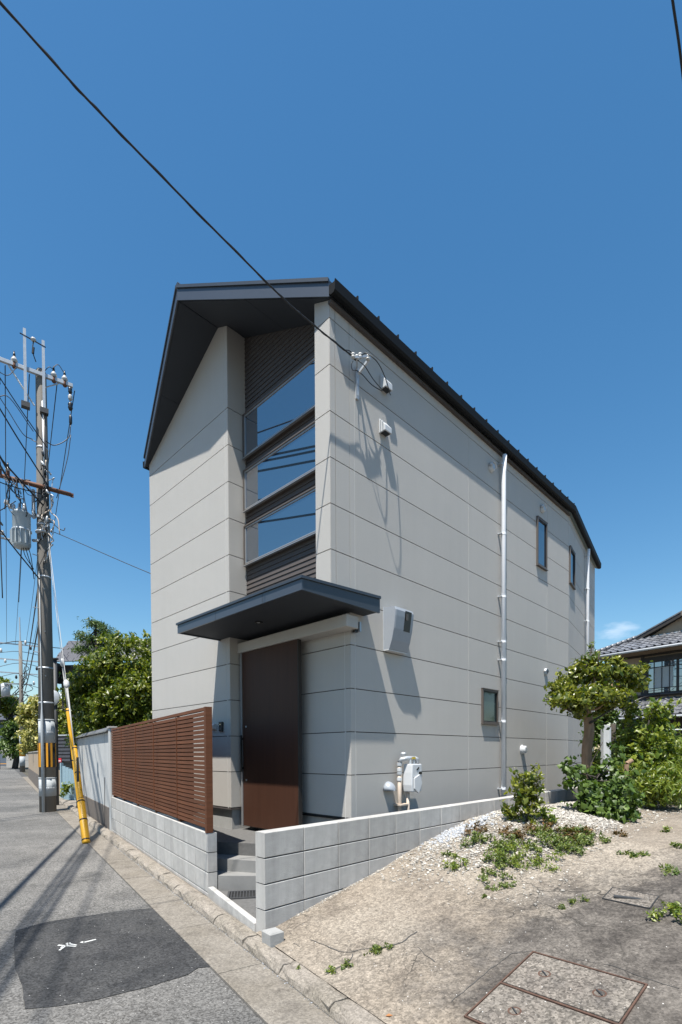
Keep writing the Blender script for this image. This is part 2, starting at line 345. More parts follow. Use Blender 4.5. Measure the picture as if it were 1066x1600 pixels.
# patch with an uneven edge
pt = [(25, 1455), (50, 1447), (78, 1440), (120, 1434), (190, 1424), (240, 1419), (257, 1421), (290, 1452), (322, 1484), (347, 1509), (310, 1513), (292, 1524), (230, 1543), (150, 1563), (90, 1573), (40, 1577), (35, 1545), (24, 1512), (22, 1480)]
pw = [G(*p) for p in pt]; dense = []
for i in range(len(pw)):
    a, c = pw[i], pw[(i+1) % len(pw)]; L_ = np.linalg.norm(c-a); k = max(1, int(L_/.05))
    for j in range(k):
        q = a+(c-a)*j/k; dense.append((q[0]+rng.normal(0, .0025), q[1]+rng.normal(0, .0025), .004))
m = MB(); m.prism([(q[0], q[1], .001) for q in dense], (0, 0, .004)); tag(m.build('asphalt_patch', 'asphalt_dark'), kind='structure')
def mark(name, strokes, label, w=.016):
    root = empty(name, (*np.mean([G(*s[0])[:2] for s in strokes], 0), .005), 0, label, 'road marking', 'surveyor paint marks')
    for s in strokes:
        mm = RelMB()
        for i in range(len(s)-1):
            a, c = G(*s[i]), G(*s[i+1]); d = (c-a)[:2]; d /= np.linalg.norm(d)+1e-9; n_ = np.array([-d[1], d[0]])*w*.5
            mm.prism([(a[0]-n_[0], a[1]-n_[1], .0052), (c[0]-n_[0]*.7, c[1]-n_[1]*.7, .0052), (c[0]+n_[0]*.7, c[1]+n_[1]*.7, .0052), (a[0]+n_[0], a[1]+n_[1], .0052)], (0, 0, .002))
        mm.rel('stroke', 'paint', root)
mark('painted_mark', [[(91, 1478), (119, 1480)], [(93, 1486), (110, 1474)], [(104, 1475), (120, 1478)], [(96, 1482), (98, 1480)]], 'white asterisk-like paint mark, left one of the two on the dark asphalt patch')
mark('painted_mark', [[(127, 1473), (132, 1474)], [(130, 1474), (150, 1469)]], 'small white hooked paint dash, right one of the two on the dark asphalt patch', .022)

# gutter strip slabs
gut = empty('drain_gutter', (0, 0, 0), kind='structure')
quadm = MB(); w = -3.2
c = [st(-25, -.325), st(-25, .01), st(140, .01), st(140, -.325)]
tag(MB().add([(p[0], p[1], .002) for p in c][::-1], [(0, 1, 2, 3)]).build('gutter_bed', 'mortar', gut), kind=None)
w = -3.4; k = 0
while w < 34:
    L_ = 1.0 if k % 2 else 1.02; g = .004
    a = -.318; e = -.004
    p = [st(w+g, a), st(w+L_-g, a), st(w+L_-g, e), st(w+g, e)]
    zz = [.010, .010, .004, .004]
    MB().add([(q[0], q[1], -.02) for q in p]+[(q[0], q[1], z_) for q, z_ in zip(p, zz)], [(0, 1, 2, 3)[::-1], (4, 5, 6, 7), (0, 1, 5, 4), (1, 2, 6, 5), (2, 3, 7, 6), (3, 0, 4, 7)]).build('gutter_slab', 'gutterc', gut)
    w += L_; k += 1
curb = empty('curb', (0, 0, 0), kind='structure')
w = -3.6
while w < 30:
    L_ = .60; g = .005; rings = []
    n_ = 5
    for i in range(n_+1):
        ww = w+g+(L_-2*g)*i/n_
        jit = rng.normal(0, .005, 8)
        prof = [(-.083, -.03), (-.083+jit[0], .010), (-.070+jit[1], .045+jit[2]), (-.045+jit[3], .066+jit[4]), (.0, .070+jit[5]), (.05, .066+jit[6]), (.072, .05), (.072, -.03)]
        rings.append([(*st(ww, v_+.083), z_) for v_, z_ in prof])
    MB().loft(rings).build('curb_stone', 'curbc', curb)
    w += L_

mm_ = MB(); c = [st(-3.6, .10), st(-3.6, .62), st(34, .62), st(34, .10)]
mm_.prism([(p[0], p[1], -.02) for p in c[::-1]], (0, 0, .038)); tag(mm_.build('kerb_backing', 'curbc'), kind='structure')
# ------------------------------------------------------------------ the empty lot
HEAP = L2W(2.35, -1.35, 0)[:2]
def heapz(x, y):
    s, t = W2L(x, y); a = (s-1.55)/1.50; c_ = (t+1.10+.12*(s-1.5))/.98
    r2 = a*a+c_*c_
    h = .15*max(0, 1-r2)**.8
    # long shallow tail toward the back
    a = (s-3.2)/2.2; c_ = (t+1.15)/.72; h = max(h, .10*max(0, 1-a*a-c_*c_))
    return h*min(1, max(.15, (-.50-t)/.45))
def lot_surface(x, y):
    n = noise.noise((x*.9, y*.9, 0))*.018+noise.noise((x*4, y*4, 3))*.005
    v = (np.array([x, y])-P0)@NS; k = min(1, max(0, (v-.13)/.3))
    return lotz(x, y)+n*k+heapz(x, y)
b = MB(); ts = np.concatenate([-.46-np.linspace(0, 5, 70)**1.0, -5.6-np.linspace(.2, 30, 12)]); nn = 0; rows = []
ss = np.concatenate([np.linspace(0, 7.5, 110), np.linspace(8, 40, 14)])
for t_ in ts:
    q0 = L2W(0, t_, 0)[:2]; s0 = (.125-(q0-P0)@NS)/(UR@NS); row = []
    for s_ in ss:
        q = L2W(s0+s_, t_, 0); row.append((q[0], q[1], lot_surface(q[0], q[1])))
    rows.append(row)
n = len(ss)
b.add([p for r in rows for p in r], [(i*n+j+1, i*n+j, (i+1)*n+j, (i+1)*n+j+1) for i in range(len(rows)-1) for j in range(n-1)])
tag(b.build('lot_ground', 'lot', smooth=True), kind='structure')
def on_lot(px, py):
    z = .1
    for _ in range(80): g = G(px, py, z); z = .6*z+.4*lot_surface(g[0], g[1])
    return np.array([g[0], g[1], lot_surface(g[0], g[1])])

# joints and cracks sunk into the concrete: thin dark open seams following the surface
def crack_line(name, pts, w=.010, mat='mortar'):
    P = [on_lot(*p) for p in pts]; Q = []
    for i in range(len(P)-1):
        k = max(2, int(np.linalg.norm(P[i+1]-P[i])/.03))
        for j in range(k): Q.append(P[i]+(P[i+1]-P[i])*j/k)
    Q.append(P[-1]); mm = MB(); L, R_ = [], []
    for i, q in enumerate(Q):
        d = (Q[min(i+1, len(Q)-1)]-Q[max(i-1, 0)])[:2]; d /= np.linalg.norm(d)+1e-9; nn_ = np.array([-d[1], d[0]])*w*(.35+.65*abs(noise.noise((i*.31, 1.7, w*99))*2))*.5
        jx = noise.noise((i*.4, 5.1, 0))*.012
        c_ = q[:2]+np.array([-d[1], d[0]])*jx; z1 = lot_surface(*(c_))+.003
        L.append((c_[0]+nn_[0], c_[1]+nn_[1], z1)); R_.append((c_[0]-nn_[0], c_[1]-nn_[1], z1))
    n_ = len(Q); mm.add(L+R_, [(i, n_+i, n_+i+1, i+1) for i in range(n_-1)])
    return tag(mm.build(name, mat), kind='structure')
crack_line('ground_crack', [(484, 1469), (505, 1476), (530, 1487), (548, 1489), (566, 1483), (600, 1481), (628, 1473), (652, 1456)], .016)
crack_line('ground_crack', [(551, 1491), (546, 1503), (520, 1517), (510, 1523)], .011)
crack_line('ground_crack', [(458, 1474), (468, 1480)], .008)
crack_line('ground_crack', [(652, 1480), (664, 1492), (680, 1503)], .008)
crack_line('ground_crack', [(706, 1566), (760, 1520), (800, 1490), (832, 1486)], .007)
crack_line('ground_crack', [(900, 1500), (960, 1510), (1010, 1530), (1062, 1545)], .006)

# service lids
def lid(px4, name, label, holes, divide, rust):
    P = [on_lot(*p) for p in px4]; P[2] = P[1]+P[3]-P[0]; cen = np.mean(P, 0); root = empty(name, cen, 0, label, 'access cover', 'access covers in the empty lot')
    nrm = np.cross(P[1]-P[0], P[3]-P[0]); nrm /= np.linalg.norm(nrm); nrm *= np.sign(nrm[2])
    P = [p+nrm*.006 for p in P]
    def pos(u, v, h=0): return P[0]*(1-u)*(1-v)+P[1]*u*(1-v)+P[2]*u*v+P[3]*(1-u)*v+nrm*h
    e = .013
    fr = RelMB()
    for (u0, u1, v0, v1) in ((0, 1, 0, e), (0, 1, 1-e, 1), (0, e, e, 1-e), (1-e, 1, e, 1-e)):
        fr.prism([pos(u0, v0, -.02), pos(u1, v0, -.02), pos(u1, v1, -.02), pos(u0, v1, -.02)], nrm*.024)
    fr.rel('lid_frame', rust, root)
    spans = [(0, divide), (divide, 1)] if divide else [(0, 1)]
    for v0, v1 in spans:
        p = RelMB(); p.prism([pos(e+.010, v0+.022, -.02), pos(1-e-.010, v0+.022, -.02), pos(1-e-.010, v1-.022, -.02), pos(e+.010, v1-.022, -.02)], nrm*.0225); p.rel('lid_slab', 'lid', root)
    if divide:
        p = RelMB(); p.prism([pos(e, divide-.008, -.02), pos(1-e, divide-.008, -.02), pos(1-e, divide+.008, -.02), pos(e, divide+.008, -.02)], nrm*.0235); p.rel('lid_divider', rust, root)
    for u, v in holes:
        q = pos(u, v, .004); p = RelMB(); p.lathe(q-nrm*.004, [(.0, 0), (.034, 0), (.034, .003), (.026, .004), (.024, .0015), (0, .0015)], nrm, 14); p.rel('lifting_ring', 'rust', root)
        d = (P[1]-P[0]); d /= np.linalg.norm(d); d2 = d*.8+(P[3]-P[0])/np.linalg.norm(P[3]-P[0])*.6
        p = RelMB(); p.tube([q-d2*.024+nrm*.002, q+nrm*.006, q+d2*.024+nrm*.002], .004, 6); p.rel('lifting_handle', 'iron', root)
lid([(833, 1488), (1013, 1540), (905, 1655), (725, 1590)], 'access_cover', 'large square concrete cover with rusty frame and ring handles, split in two', [(.26, .25), (.74, .27), (.30, .76)], .52, 'rust')
lid([(941, 1405), (957, 1388), (1033, 1405), (1016, 1421)], 'access_cover', 'small dark rectangular cover with a recessed slot, farther back in the lot', [], 0, 'iron')
q = on_lot(985, 1405); pz = MB().box(-.10, .10, -.018, .018, 0, .010)
o = pz.build('cover_slot_bar', 'iron', origin=None); o.location = q+np.array([0, 0, .004]); o.rotation_euler = (0, 0, R(-28)); tag(o, 'short rusty iron bar lying on the small rear cover', 'iron bar')

# ================================================================== THE HOUSE (local frame: x = along right wall, y = along front, towards left)
house = empty('house', (CX, CY, 0), math.pi/2-YAW, 'two-storey house with grey panel siding, pointed dark metal roof and brown front door', 'house')
ZJ, PAN = 5.7668, .455
S2, TA, TB, TL, TR = .2804, .2207, 1.8261, 4.0323, 2.0285
EAVE, RIDGE = 5.935, 6.864; SL = (RIDGE-EAVE)/TR
def zroof(t): return EAVE+SL*(t if t <= TR else 2*TR-t)
K1 = np.array([6.258, 0.]); A2 = R(10.2); D2 = np.array([math.cos(A2), math.sin(A2)]); LEN2 = 3.37; K2 = K1+D2*LEN2
TH = .016; BOT = .755; GAP = .0046
cache = {}
def panels(o, d, n, secs, zfun, zmin, seal=True):
    """courses of siding panels on a wall plane; o origin, d direction, n outward normal (2D, house frame)"""
    o, d, n = np.array(o, float), np.array(d, float), np.array(n, float); ang = math.atan2(d[1], d[0])
    for (u0, u1) in secs:
        levels = [9.0]+[ZJ-k*PAN for k in range(0, 12)]
        for k in range(len(levels)-1):
            zt, zb = levels[k]-GAP, levels[k+1]+GAP
            zb = max(zb, zmin)
            if zt-zb < .03: continue
            g = .0035
            poly = [(u0+g, zb), (u1-g, zb), (u1-g, zt), (u0+g, zt)]
            if zfun is not None:
                # roof line as one or two half planes
                ta = o[1]+d[1]*u0; tb = o[1]+d[1]*u1
                for (A, Bc) in ((SL, EAVE), (-SL, EAVE+SL*2*TR)):
                    # z <= A*t+Bc, t=o1+d1*u
                    poly = clip(poly, -A*d[1], 1, A*o[1]+Bc-.003)
                    if len(poly) < 3: break
            else:
                poly = clip(poly, 0, 1, EAVE-.02)
            if len(poly) < 3: continue
            z0 = min(p[1] for p in poly); um = u0
            key = tuple(round(v_, 4) for p in poly for v_ in (p[0]-um, p[1]-z0))+(round(n[0], 3), round(n[1], 3), round(d[0], 3), round(d[1], 3))
            if key in cache: me = cache[key]
            else:
                mb = MB(); pp = [((p[0]-um)*d[0], (p[0]-um)*d[1], p[1]-z0) for p in poly]
                mb.prism(pp, (n[0]*TH, n[1]*TH, 0)); me = bpy.data.meshes.new('panel'); me.from_pydata([tuple(map(float, v_)) for v_ in mb.v], [], mb.f); me.materials.append(M['siding'])
                me.update(); cache[key] = me
            ob = link('siding_panel', me, house); q = o+d*um-n*TH; ob.location = (q[0], q[1], z0)
    if seal:
        for (u0, u1) in secs[1:]:
            q = o+d*u0; t_ = q[1]; zt = (zroof(t_) if zfun is not None else EAVE-.02)-.01
            MB().obox((*(q-d*.0042-n*TH), zmin), (*(d*.0084), 0), (*(n*(TH-.002)), 0), (0, 0, zt-zmin)).build('sealant_joint', 'sealant', house)
E0 = TH
# dark structural core behind the panels
def core(poly, z0, topfun, name='wall_core', mat='joint'):
    mb = MB(); n_ = len(poly); mb.add([(p[0], p[1], z0) for p in poly]+[(p[0], p[1], topfun(p[1])) for p in poly], [tuple(range(n_))[::-1], tuple(range(n_, 2*n_))]+[(i, (i+1) % n_, n_+(i+1) % n_, n_+i) for i in range(n_)])
    return mb.build(name, mat, house)
top = lambda t: zroof(t)-.004
core([(S2+E0, E0), (K1[0], E0), (K1[0], TR), (S2+E0, TR)], BOT-.01, top)
core([(E0, TR), (K1[0], TR), (K1[0], TL-E0), (E0, TL-E0)], BOT-.01, top)
core([(E0, TB+E0), (S2+E0, TB+E0), (S2+E0, TR), (E0, TR)], BOT-.01, top)
core([(E0, E0), (S2+E0, E0), (S2+E0, TA-E0), (E0, TA-E0)], 2.93, top)
n2 = np.array([D2[1], -D2[0]])
core([tuple(K1-n2*E0), tuple(K2-n2*E0), (K2[0], TL-E0), (K1[0], TL-E0)], BOT-.01, lambda t: EAVE-.03)
# panels
panels((0, 0), (1, 0), (0, -1), [(0, .077)], True, 2.95)
panels((0, 0), (1, 0), (0, -1), [(.077, S2)], True, 2.95)
zz_levels = 3.03
def cut_panels():
    # the right wall: upper courses from the front corner, lower courses from the recessed corner
    pass
# right wall upper (above canopy level joint J7=3.0368) and lower
J7 = ZJ-6*PAN
class _Z: pass
_old = ZJ
panels((0, 0), (1, 0), (0, -1), [(S2, S2+.077), (S2+.077, 2.64), (2.64, 5.279), (5.279, K1[0])], True, BOT)
panels(K1, D2, n2, [(0, .62), (.62, LEN2)], None, BOT)
MB().obox((*(K1+np.array([-.004, TH*.2])), BOT), (.008, 0, 0), (0, TH*.6, 0), (0, 0, EAVE-.03-BOT)).build('sealant_joint', 'sealant', house)
# front: left wing, right pier, returns, entrance wall
panels((0, 0), (0, 1), (-1, 0), [(0, TA)], True, 2.95)
panels((0, TA), (1, 0), (0, 1), [(0, S2)], True, 2.95, False)
panels((0, TB), (0, 1), (-1, 0), [(0, .075), (.075, TL-TB)], True, BOT)
panels((0, TB), (1, 0), (0, -1), [(0, S2+.01)], True, BOT, False)
panels((S2, 0), (0, 1), (-1, 0), [(0, .085), (.085, TB)], True, BOT)
panels((0, TL), (1, 0), (0, 1), [(0, 3), (3, 6.2), (6.2, K2[0])], True, BOT)
panels((K2[0], K2[1]), (0, 1), (1, 0), [(0, TL-K2[1])], None, BOT)
# starter strip and foundation
mb = MB().box(-.012, S2, TB-.006, TL, BOT-.018, BOT-.004); mb.build('base_flashing', 'lap', house)
mb = MB().box(S2-.012, 6.26, -.006, TB-.01, BOT-.018, BOT-.004); mb.build('base_flashing', 'black', house)
core([(S2+.03, .03), (6.25, .03), (*(K2-n2*.03),), (K2[0]-.03, TL-.03), (.03, TL-.03), (.03, TB+.03), (S2+.03, TB+.03)], -.05, lambda t: BOT-.02, 'foundation', 'found')

# recess wall: lapped dark siding and three strip windows
rows_ = [(5.21, 5.765), (4.535, 5.062), (3.85, 4.36)]
XR = S2-.006
z = 3.02; pitch = .0575
def in_window(za, zb): return any(zb > a+.002 and za < c-.002 for a, c in rows_)
edges = []
bands = [(3.0, 3.85), (4.36, 4.535), (5.062, 5.21), (5.765, 6.90)]
for za, zb in bands:
    n_ = max(1, round((zb-za)/pitch)); h = (zb-za)/n_
    for i in range(n_):
        z0, z1 = za+i*h+.001, za+(i+1)*h-.001
        # section: lower edge stands proud, top tucks back; clipped under the rising soffit
        poly = [(TA+.001, z0), (TB-.001, z0), (TB-.001, z1), (TA+.001, z1)]
        poly = clip(poly, -SL, 1, EAVE-.004)
        if len(poly) < 3: continue
        mb = MB(); n0 = len(poly); lo = min(p[1] for p in poly); hi = max(p[1] for p in poly)
        front = [(XR-.018+.010*min(1, (p[1]-lo)/h), p[0], p[1]) for p in poly]; back = [(S2, p[0], p[1]) for p in poly]
        mb.add(front+back, [tuple(range(n0)), tuple(range(n0, 2*n0))[::-1]]+[(i_, n0+i_, n0+(i_+1) % n0, (i_+1) % n0) for i_ in range(n0)])
        mb.build('lap_board', 'lap', house)
for a, c_ in rows_:
    w_ = MB(); x0, x1 = S2-.075, S2-.001; f_ = .016; y0, y1 = TA+.004, TB-.018
    w_.box(x0, x1, y0, y1, a, a+f_).box(x0, x1, y0, y1, c_-f_, c_).box(x0, x1, y0, y0+f_, a+f_, c_-f_).box(x0, x1, y1-f_, y1, a+f_, c_-f_)
    wf = w_.build('window', 'frame_dark', house)
    s_ = MB(); s_.box(x0+.012, x0+.034, y0+f_, y1-f_, a+f_, a+f_+.02).box(x0+.012, x0+.034, y0+f_, y1-f_, c_-f_-.02, c_-f_).box(x0+.012, x0+.034, y1-f_-.02, y1-f_, a+f_+.02, c_-f_-.02)
    s_.build('sash', 'alu', wf)
    MB().box(x0+.022, x0+.028, y0+f_, y1-f_-.02, a+f_+.02, c_-f_-.02).build('pane', 'glass', wf)
    MB().box(x0-.012, x0+.02, y0-.0, y1, a-.010, a-.001).build('sill', 'alu', wf)

# roof: prow-shaped gable
OV = .545; EW = .045; TK = .155
RA = (-OV, TR); RR = (-.04, -EW); RL = (-.04, TL+EW)
KE = (K1[0]+.005, -EW); EE = tuple(K2+D2*.12+n2*EW); RE = (EE[0], TR); LE = (EE[0], TL+EW)
zb = lambda p: zroof(p[1]) if p[1] < 2*TR+1 else 0
ZE = EAVE-SL*EW
def rp(p, dz, z=None): return (p[0], p[1], (z if z is not None else (EAVE+SL*p[1] if p[1] <= TR else EAVE+SL*(2*TR-p[1])))+dz)
# soffit / underside (front part visible)
def slab(pts, zs, d0, d1, name, mat, par=house):
    mb = MB(); n_ = len(pts); mb.add([(p[0], p[1], z_+d0) for p, z_ in zip(pts, zs)]+[(p[0], p[1], z_+d1) for p, z_ in zip(pts, zs)], [tuple(range(n_))[::-1], tuple(range(n_, 2*n_))]+[(i, (i+1) % n_, n_+(i+1) % n_, n_+i) for i in range(n_)])
    return mb.build(name, mat, par)
zr = RIDGE-.0
zs1 = [zr, ZE, ZE, ZE, zr]
roofR = [RA, RR, KE, EE, RE]
mb = MB()
def two(pts, zs, d, flip=False):
    v = [(p[0], p[1], z_+d) for p, z_ in zip(pts, zs)]
    fs = [(0, 1, 2), (0, 2, 4), (2, 3, 4)]
    return v, ([f[::-1] for f in fs] if flip else fs)
vb, fb = two(roofR, zs1, TK); vs_, fs_ = two(roofR, zs1, .012, True)
mb.add(vb, fb); mb.add(vs_, fs_); nn = 5
for i in range(5):
    j = (i+1) % 5; mb.add([vs_[i], vs_[j], vb[j], vb[i]], [(0, 1, 2, 3)])
roof = mb.build('roof', 'navy', house)
# left plane
slab([RA, RE, LE, RL], [zr, zr, ZE, ZE], .012, TK, 'roof_slope', 'navy', house)
# soffit boards with visible joints
def soffit(pts, zs, name='soffit_panel'): slab(pts, zs, -.0015, .0105, name, 'soffit', house)
def zl(t): return EAVE+SL*t if t <= TR else EAVE+SL*(2*TR-t)
ins = .02
cutsL = [TR+.003, 3.05, TL+EW-.01]; cutsR = [TR-.003, 1.02, -EW+.01]
def sfront(t):   # front edge s at t
    k = (TR-t)/(TR+EW) if t <= TR else (t-TR)/(TL+EW-TR); return -OV+(-.04+OV)*k+ins
for cs in (cutsL, cutsR):
    for a_, c_ in zip(cs[:-1], cs[1:]):
        e_ = .002 if c_ > a_ else -.002; ta, tb = a_+e_, c_-e_
        soffit([(sfront(ta), ta), (sfront(tb), tb), (.32, tb), (.32, ta)], [zl(ta), zl(tb), zl(tb), zl(ta)])
# fascia boards
def fascia(p, q, zp, zq, name='fascia_board'):
    p_, q_ = np.array(p), np.array(q); d = q_-p_; d = d/np.linalg.norm(d); nrm = np.array([d[1], -d[0]])
    if nrm[0] > 0: nrm = -nrm
    mb = MB(); a = [(*p_, zp-.008), (*q_, zq-.008), (*q_, zq+TK-.028), (*p_, zp+TK-.028)]; mb.prism(a, (*(nrm*.012), 0)); f_ = mb.build(name, 'navy_light', house)
    mb = MB(); a = [(*(p_+nrm*.0), zp+TK-.026), (*(q_), zq+TK-.026), (*q_, zq+TK+.010), (*p_, zp+TK+.010)]; mb.prism(a, (*(nrm*.028), 0)); mb.build('drip_edge', 'navy', house)
fascia(RA, RR, zr, ZE); fascia(RL, RA, ZE, zr)
MB().tube([(-OV-.01, TR, zr+TK+.02), (EE[0], TR, zr+TK+.02)], .03, 6).build('ridge_cap', 'navy', house)
# standing seams: ribs down each slope, their ends show above the gutter
s_ = .32
while s_ < 9.5:
    if s_ < KE[0]: t0 = -EW
    else: t0 = -EW+(s_-KE[0])*math.tan(A2)
    zt = ZE+TK
    mb = MB(); a = np.array([s_, t0-.012, zt-.004]); c_ = np.array([s_, TR, zr+TK]); mb.obox(a-np.array([.011, 0, 0]), (.022, 0, 0), c_-a, (0, 0, .036)); mb.build('standing_seam', 'gutter', house)
    nx = (0, -1) if s_ < KE[0] else n2
    MB().obox((s_-.013, t0+nx[1]*.055, zt-.05), (.014, 0, 0), (0, .03, 0), (0, 0, .092)).build('snow_stop', 'gutter', house)
    mb = MB(); a = np.array([s_, TL+EW+.012, zt-.004]); mb.obox(a-np.array([.011, 0, 0]), (.022, 0, 0), c_-a, (0, 0, .036)); mb.build('standing_seam', 'gutter', house)
    s_ += .333
# gutters
def gutter(p, q, nrm, name='gutter'):
    p, q, nrm = np.array(p), np.array(q), np.array(nrm); prof = [(.0, -.005), (.0, -.085), (.02, -.105), (.060, -.105), (.078, -.085), (.083, .012), (.078, .012), (.072, -.010)]
    mb = MB(); rings = [[(*(e+nrm*a), ZE+TK-.045+z_) for a, z_ in prof] for e in (p, q)]; mb.loft(rings); return mb.build(name, 'gutter', house)
gp = np.array([-.045, -EW]); gutter(gp, (KE[0]+.006, -EW), (0, -1)); kk = np.array(KE); gutter(kk+D2*.004, EE, n2)
gutter((-.045, TL+EW), (EE[0], TL+EW), (0, 1))
MB().box(-.02, K1[0], -EW+.004, -.001, EAVE-.055, EAVE-.025).build('eave_trim', 'lap', house)

# canopy over the entrance
CW, CO, CR, CT, CZ = .2279, .584, .4883, 2.0549, 2.913
mb = MB(); mb.add([(-CO+.02, -CW+.02, CZ), (CR-.003, -CW+.02, CZ), (CR-.003, CT-.02, CZ), (-CO+.02, CT-.02, CZ), (-CO+.02, -CW+.02, CZ+.10), (CR-.003, -CW+.02, CZ+.145), (CR-.003, CT-.02, CZ+.145), (-CO+.02, CT-.02, CZ+.10)],
                  [(0, 3, 2, 1), (4, 5, 6, 7), (0, 1, 5, 4), (1, 2, 6, 5), (2, 3, 7, 6), (3, 0, 4, 7)])
can = mb.build('canopy', 'soffit', house)
mb = MB(); mb.prism([(-CO, -CW, CZ-.012), (-CO, CT, CZ-.012), (-CO, CT, CZ+.085), (-CO, -CW, CZ+.085)], (.019, 0, 0)); mb.build('canopy_fascia', 'navy_light', can)
mb = MB(); mb.prism([(-CO+.019, -CW, CZ-.012), (CR, -CW, CZ-.012), (CR, -CW, CZ+.13), (-CO+.019, -CW, CZ+.087)], (0, .019, 0)); mb.build('canopy_fascia', 'navy', can)
mb = MB(); mb.prism([(-CO+.019, CT-.019, CZ-.012), (CR, CT-.019, CZ-.012), (CR, CT-.019, CZ+.13), (-CO+.019, CT-.019, CZ+.087)], (0, .019, 0)); mb.build('canopy_fascia', 'navy', can)
mb = MB(); mb.add([(-CO-.014, -CW-.014, CZ+.087), (CR+.004, -CW-.014, CZ+.132), (CR+.004, CT+.014, CZ+.132), (-CO-.014, CT+.014, CZ+.087), (-CO-.014, -CW-.014, CZ+.112), (CR+.004, -CW-.014, CZ+.160), (CR+.004, CT+.014, CZ+.160), (-CO-.014, CT+.014, CZ+.112)],
                  [(0, 3, 2, 1), (4, 5, 6, 7), (0, 1, 5, 4), (1, 2, 6, 5), (2, 3, 7, 6), (3, 0, 4, 7)]); mb.build('canopy_roof', 'navy', can)
for t_ in (.35, 1.2): MB().box(-CO-.001, -CO+.0, t_, t_+.004, CZ-.012, CZ+.085).build('fascia_joint', 'black', can)
MB().lathe((-.17, .98, CZ-.012), [(0, .012), (.045, .012), (.045, 0), (.038, 0), (.032, .006), (0, .006)], (0, 0, 1), 18).build('downlight', 'black', can)
MB().lathe((-.17, .98, CZ-.007), [(0, 0), (.016, 0), (.016, .003), (0, .003)], (0, 0, 1), 12).build('bulb', 'white', can)

# sliding door hung from a rail box
BX = MB().box(.105, S2-.001, -.115, TB-.001, 2.722, 2.846); rb = BX.build('door_rail_box', 'siding', house, bevel=.006)
MB().box(.30, .325, -.115, -.002, 2.70, 2.80).build('rail_end_bracket', 'alu', rb)
MB().box(.262, .298, -.09, -.05, 2.722-.03, 2.72).build('rail_hook', 'black', rb)
door = MB().box(.125, .168, .672, 1.742, .535, 2.719).build('door', 'door', house, bevel=.003)
MB().box(.127, .175, .658, .6705, .535, 2.719).build('door_side', 'darkwood', door)
MB().box(.116, .20, 1.744, 1.775, .53, 2.719).build('door_jamb', 'alu', house)
MB().box(.092, .104, 1.722, 1.752, 1.22, 1.68).box(.104, .1245, 1.728, 1.746, 1.25, 1.28).box(.104, .1245, 1.728, 1.746, 1.62, 1.65).build('handle', 'black', door)
for z_ in (1.785, 1.115): MB().lathe((.1245, 1.665, z_), [(0, -.0), (.013, -.0), (.013, -.006), (.009, -.009), (0, -.009)], (1, 0, 0), 14).build('lock', 'alu', door)
# intercom and lamp on the left wing
ic = MB().box(-.026, -.001, 1.985, 2.065, 1.735, 1.86).build('intercom', 'black', house, bevel=.004)
MB().lathe((-.0265, 2.025, 1.825), [(0, 0), (.011, 0), (.011, -.003), (0, -.003)], (1, 0, 0), 12).build('camera_lens', 'glass', ic)
MB().box(-.0275, -.0265, 2.005, 2.045, 1.755, 1.785).build('call_button', 'frame_dark', ic)
lb = MB().prism([(-.001, 2.15, 1.76), (-.001, 2.15, 1.84), (-.035, 2.15, 1.84), (-.075, 2.15, 1.80), (-.075, 2.15, 1.785)], (0, .11, 0)).build('mail_slot_hood', 'galv', house)

# windows in the right wall
def side_window(s0, s1, z0, z1, glass, name='window', frame='frame_dark', P=None, d=(1, 0), n=(0, -1)):
    P = np.array(P if P is not None else (0, 0), float); d = np.array(d); n = np.array(n)
    def bx(mb, a, b_, h0, h1, za, zb): 
        o = P+d*a+n*h0; return mb.obox((*o, za), (*(d*(b_-a)), 0), (*(n*(h1-h0)), 0), (0, 0, zb-za))
    f = .026; mb = MB(); bx(mb, s0, s1, .001, .030, z1-f, z1); bx(mb, s0, s1, .001, .030, z0, z0+f); bx(mb, s0, s0+f, .001, .030, z0+f, z1-f); bx(mb, s1-f, s1, .001, .030, z0+f, z1-f)
    w_ = mb.build(name, frame, house)
    mb = MB(); g = .014; a, b_, c_, e_ = s0+f, s1-f, z0+f, z1-f
    bx(mb, a, b_, .003, .020, e_-g, e_); bx(mb, a, b_, .003, .020, c_, c_+g); bx(mb, a, a+g, .003, .020, c_+g, e_-g); bx(mb, b_-g, b_, .003, .020, c_+g, e_-g); mb.build('sash', 'black', w_)
    mb = MB(); bx(mb, a+g, b_-g, .002, .006, c_+g, e_-g); mb.build('pane', glass, w_)
    mb = MB(); bx(mb, s0-.008, s1+.008, .001, .042, z0-.012, z0-.001); mb.build('sill', frame, w_)
    mb = MB(); bx(mb, s0-.004, s1+.004, .001, .036, z1+.001, z1+.010); mb.build('head_flashing', frame, w_)
side_window(2.992, 3.449, 1.865, 2.36, 'glass_green')
side_window(4.83, 5.222, 4.60, 5.40, 'glass')
side_window(.06, .56, 4.66, 5.34, 'glass', P=K1, d=D2, n=n2)

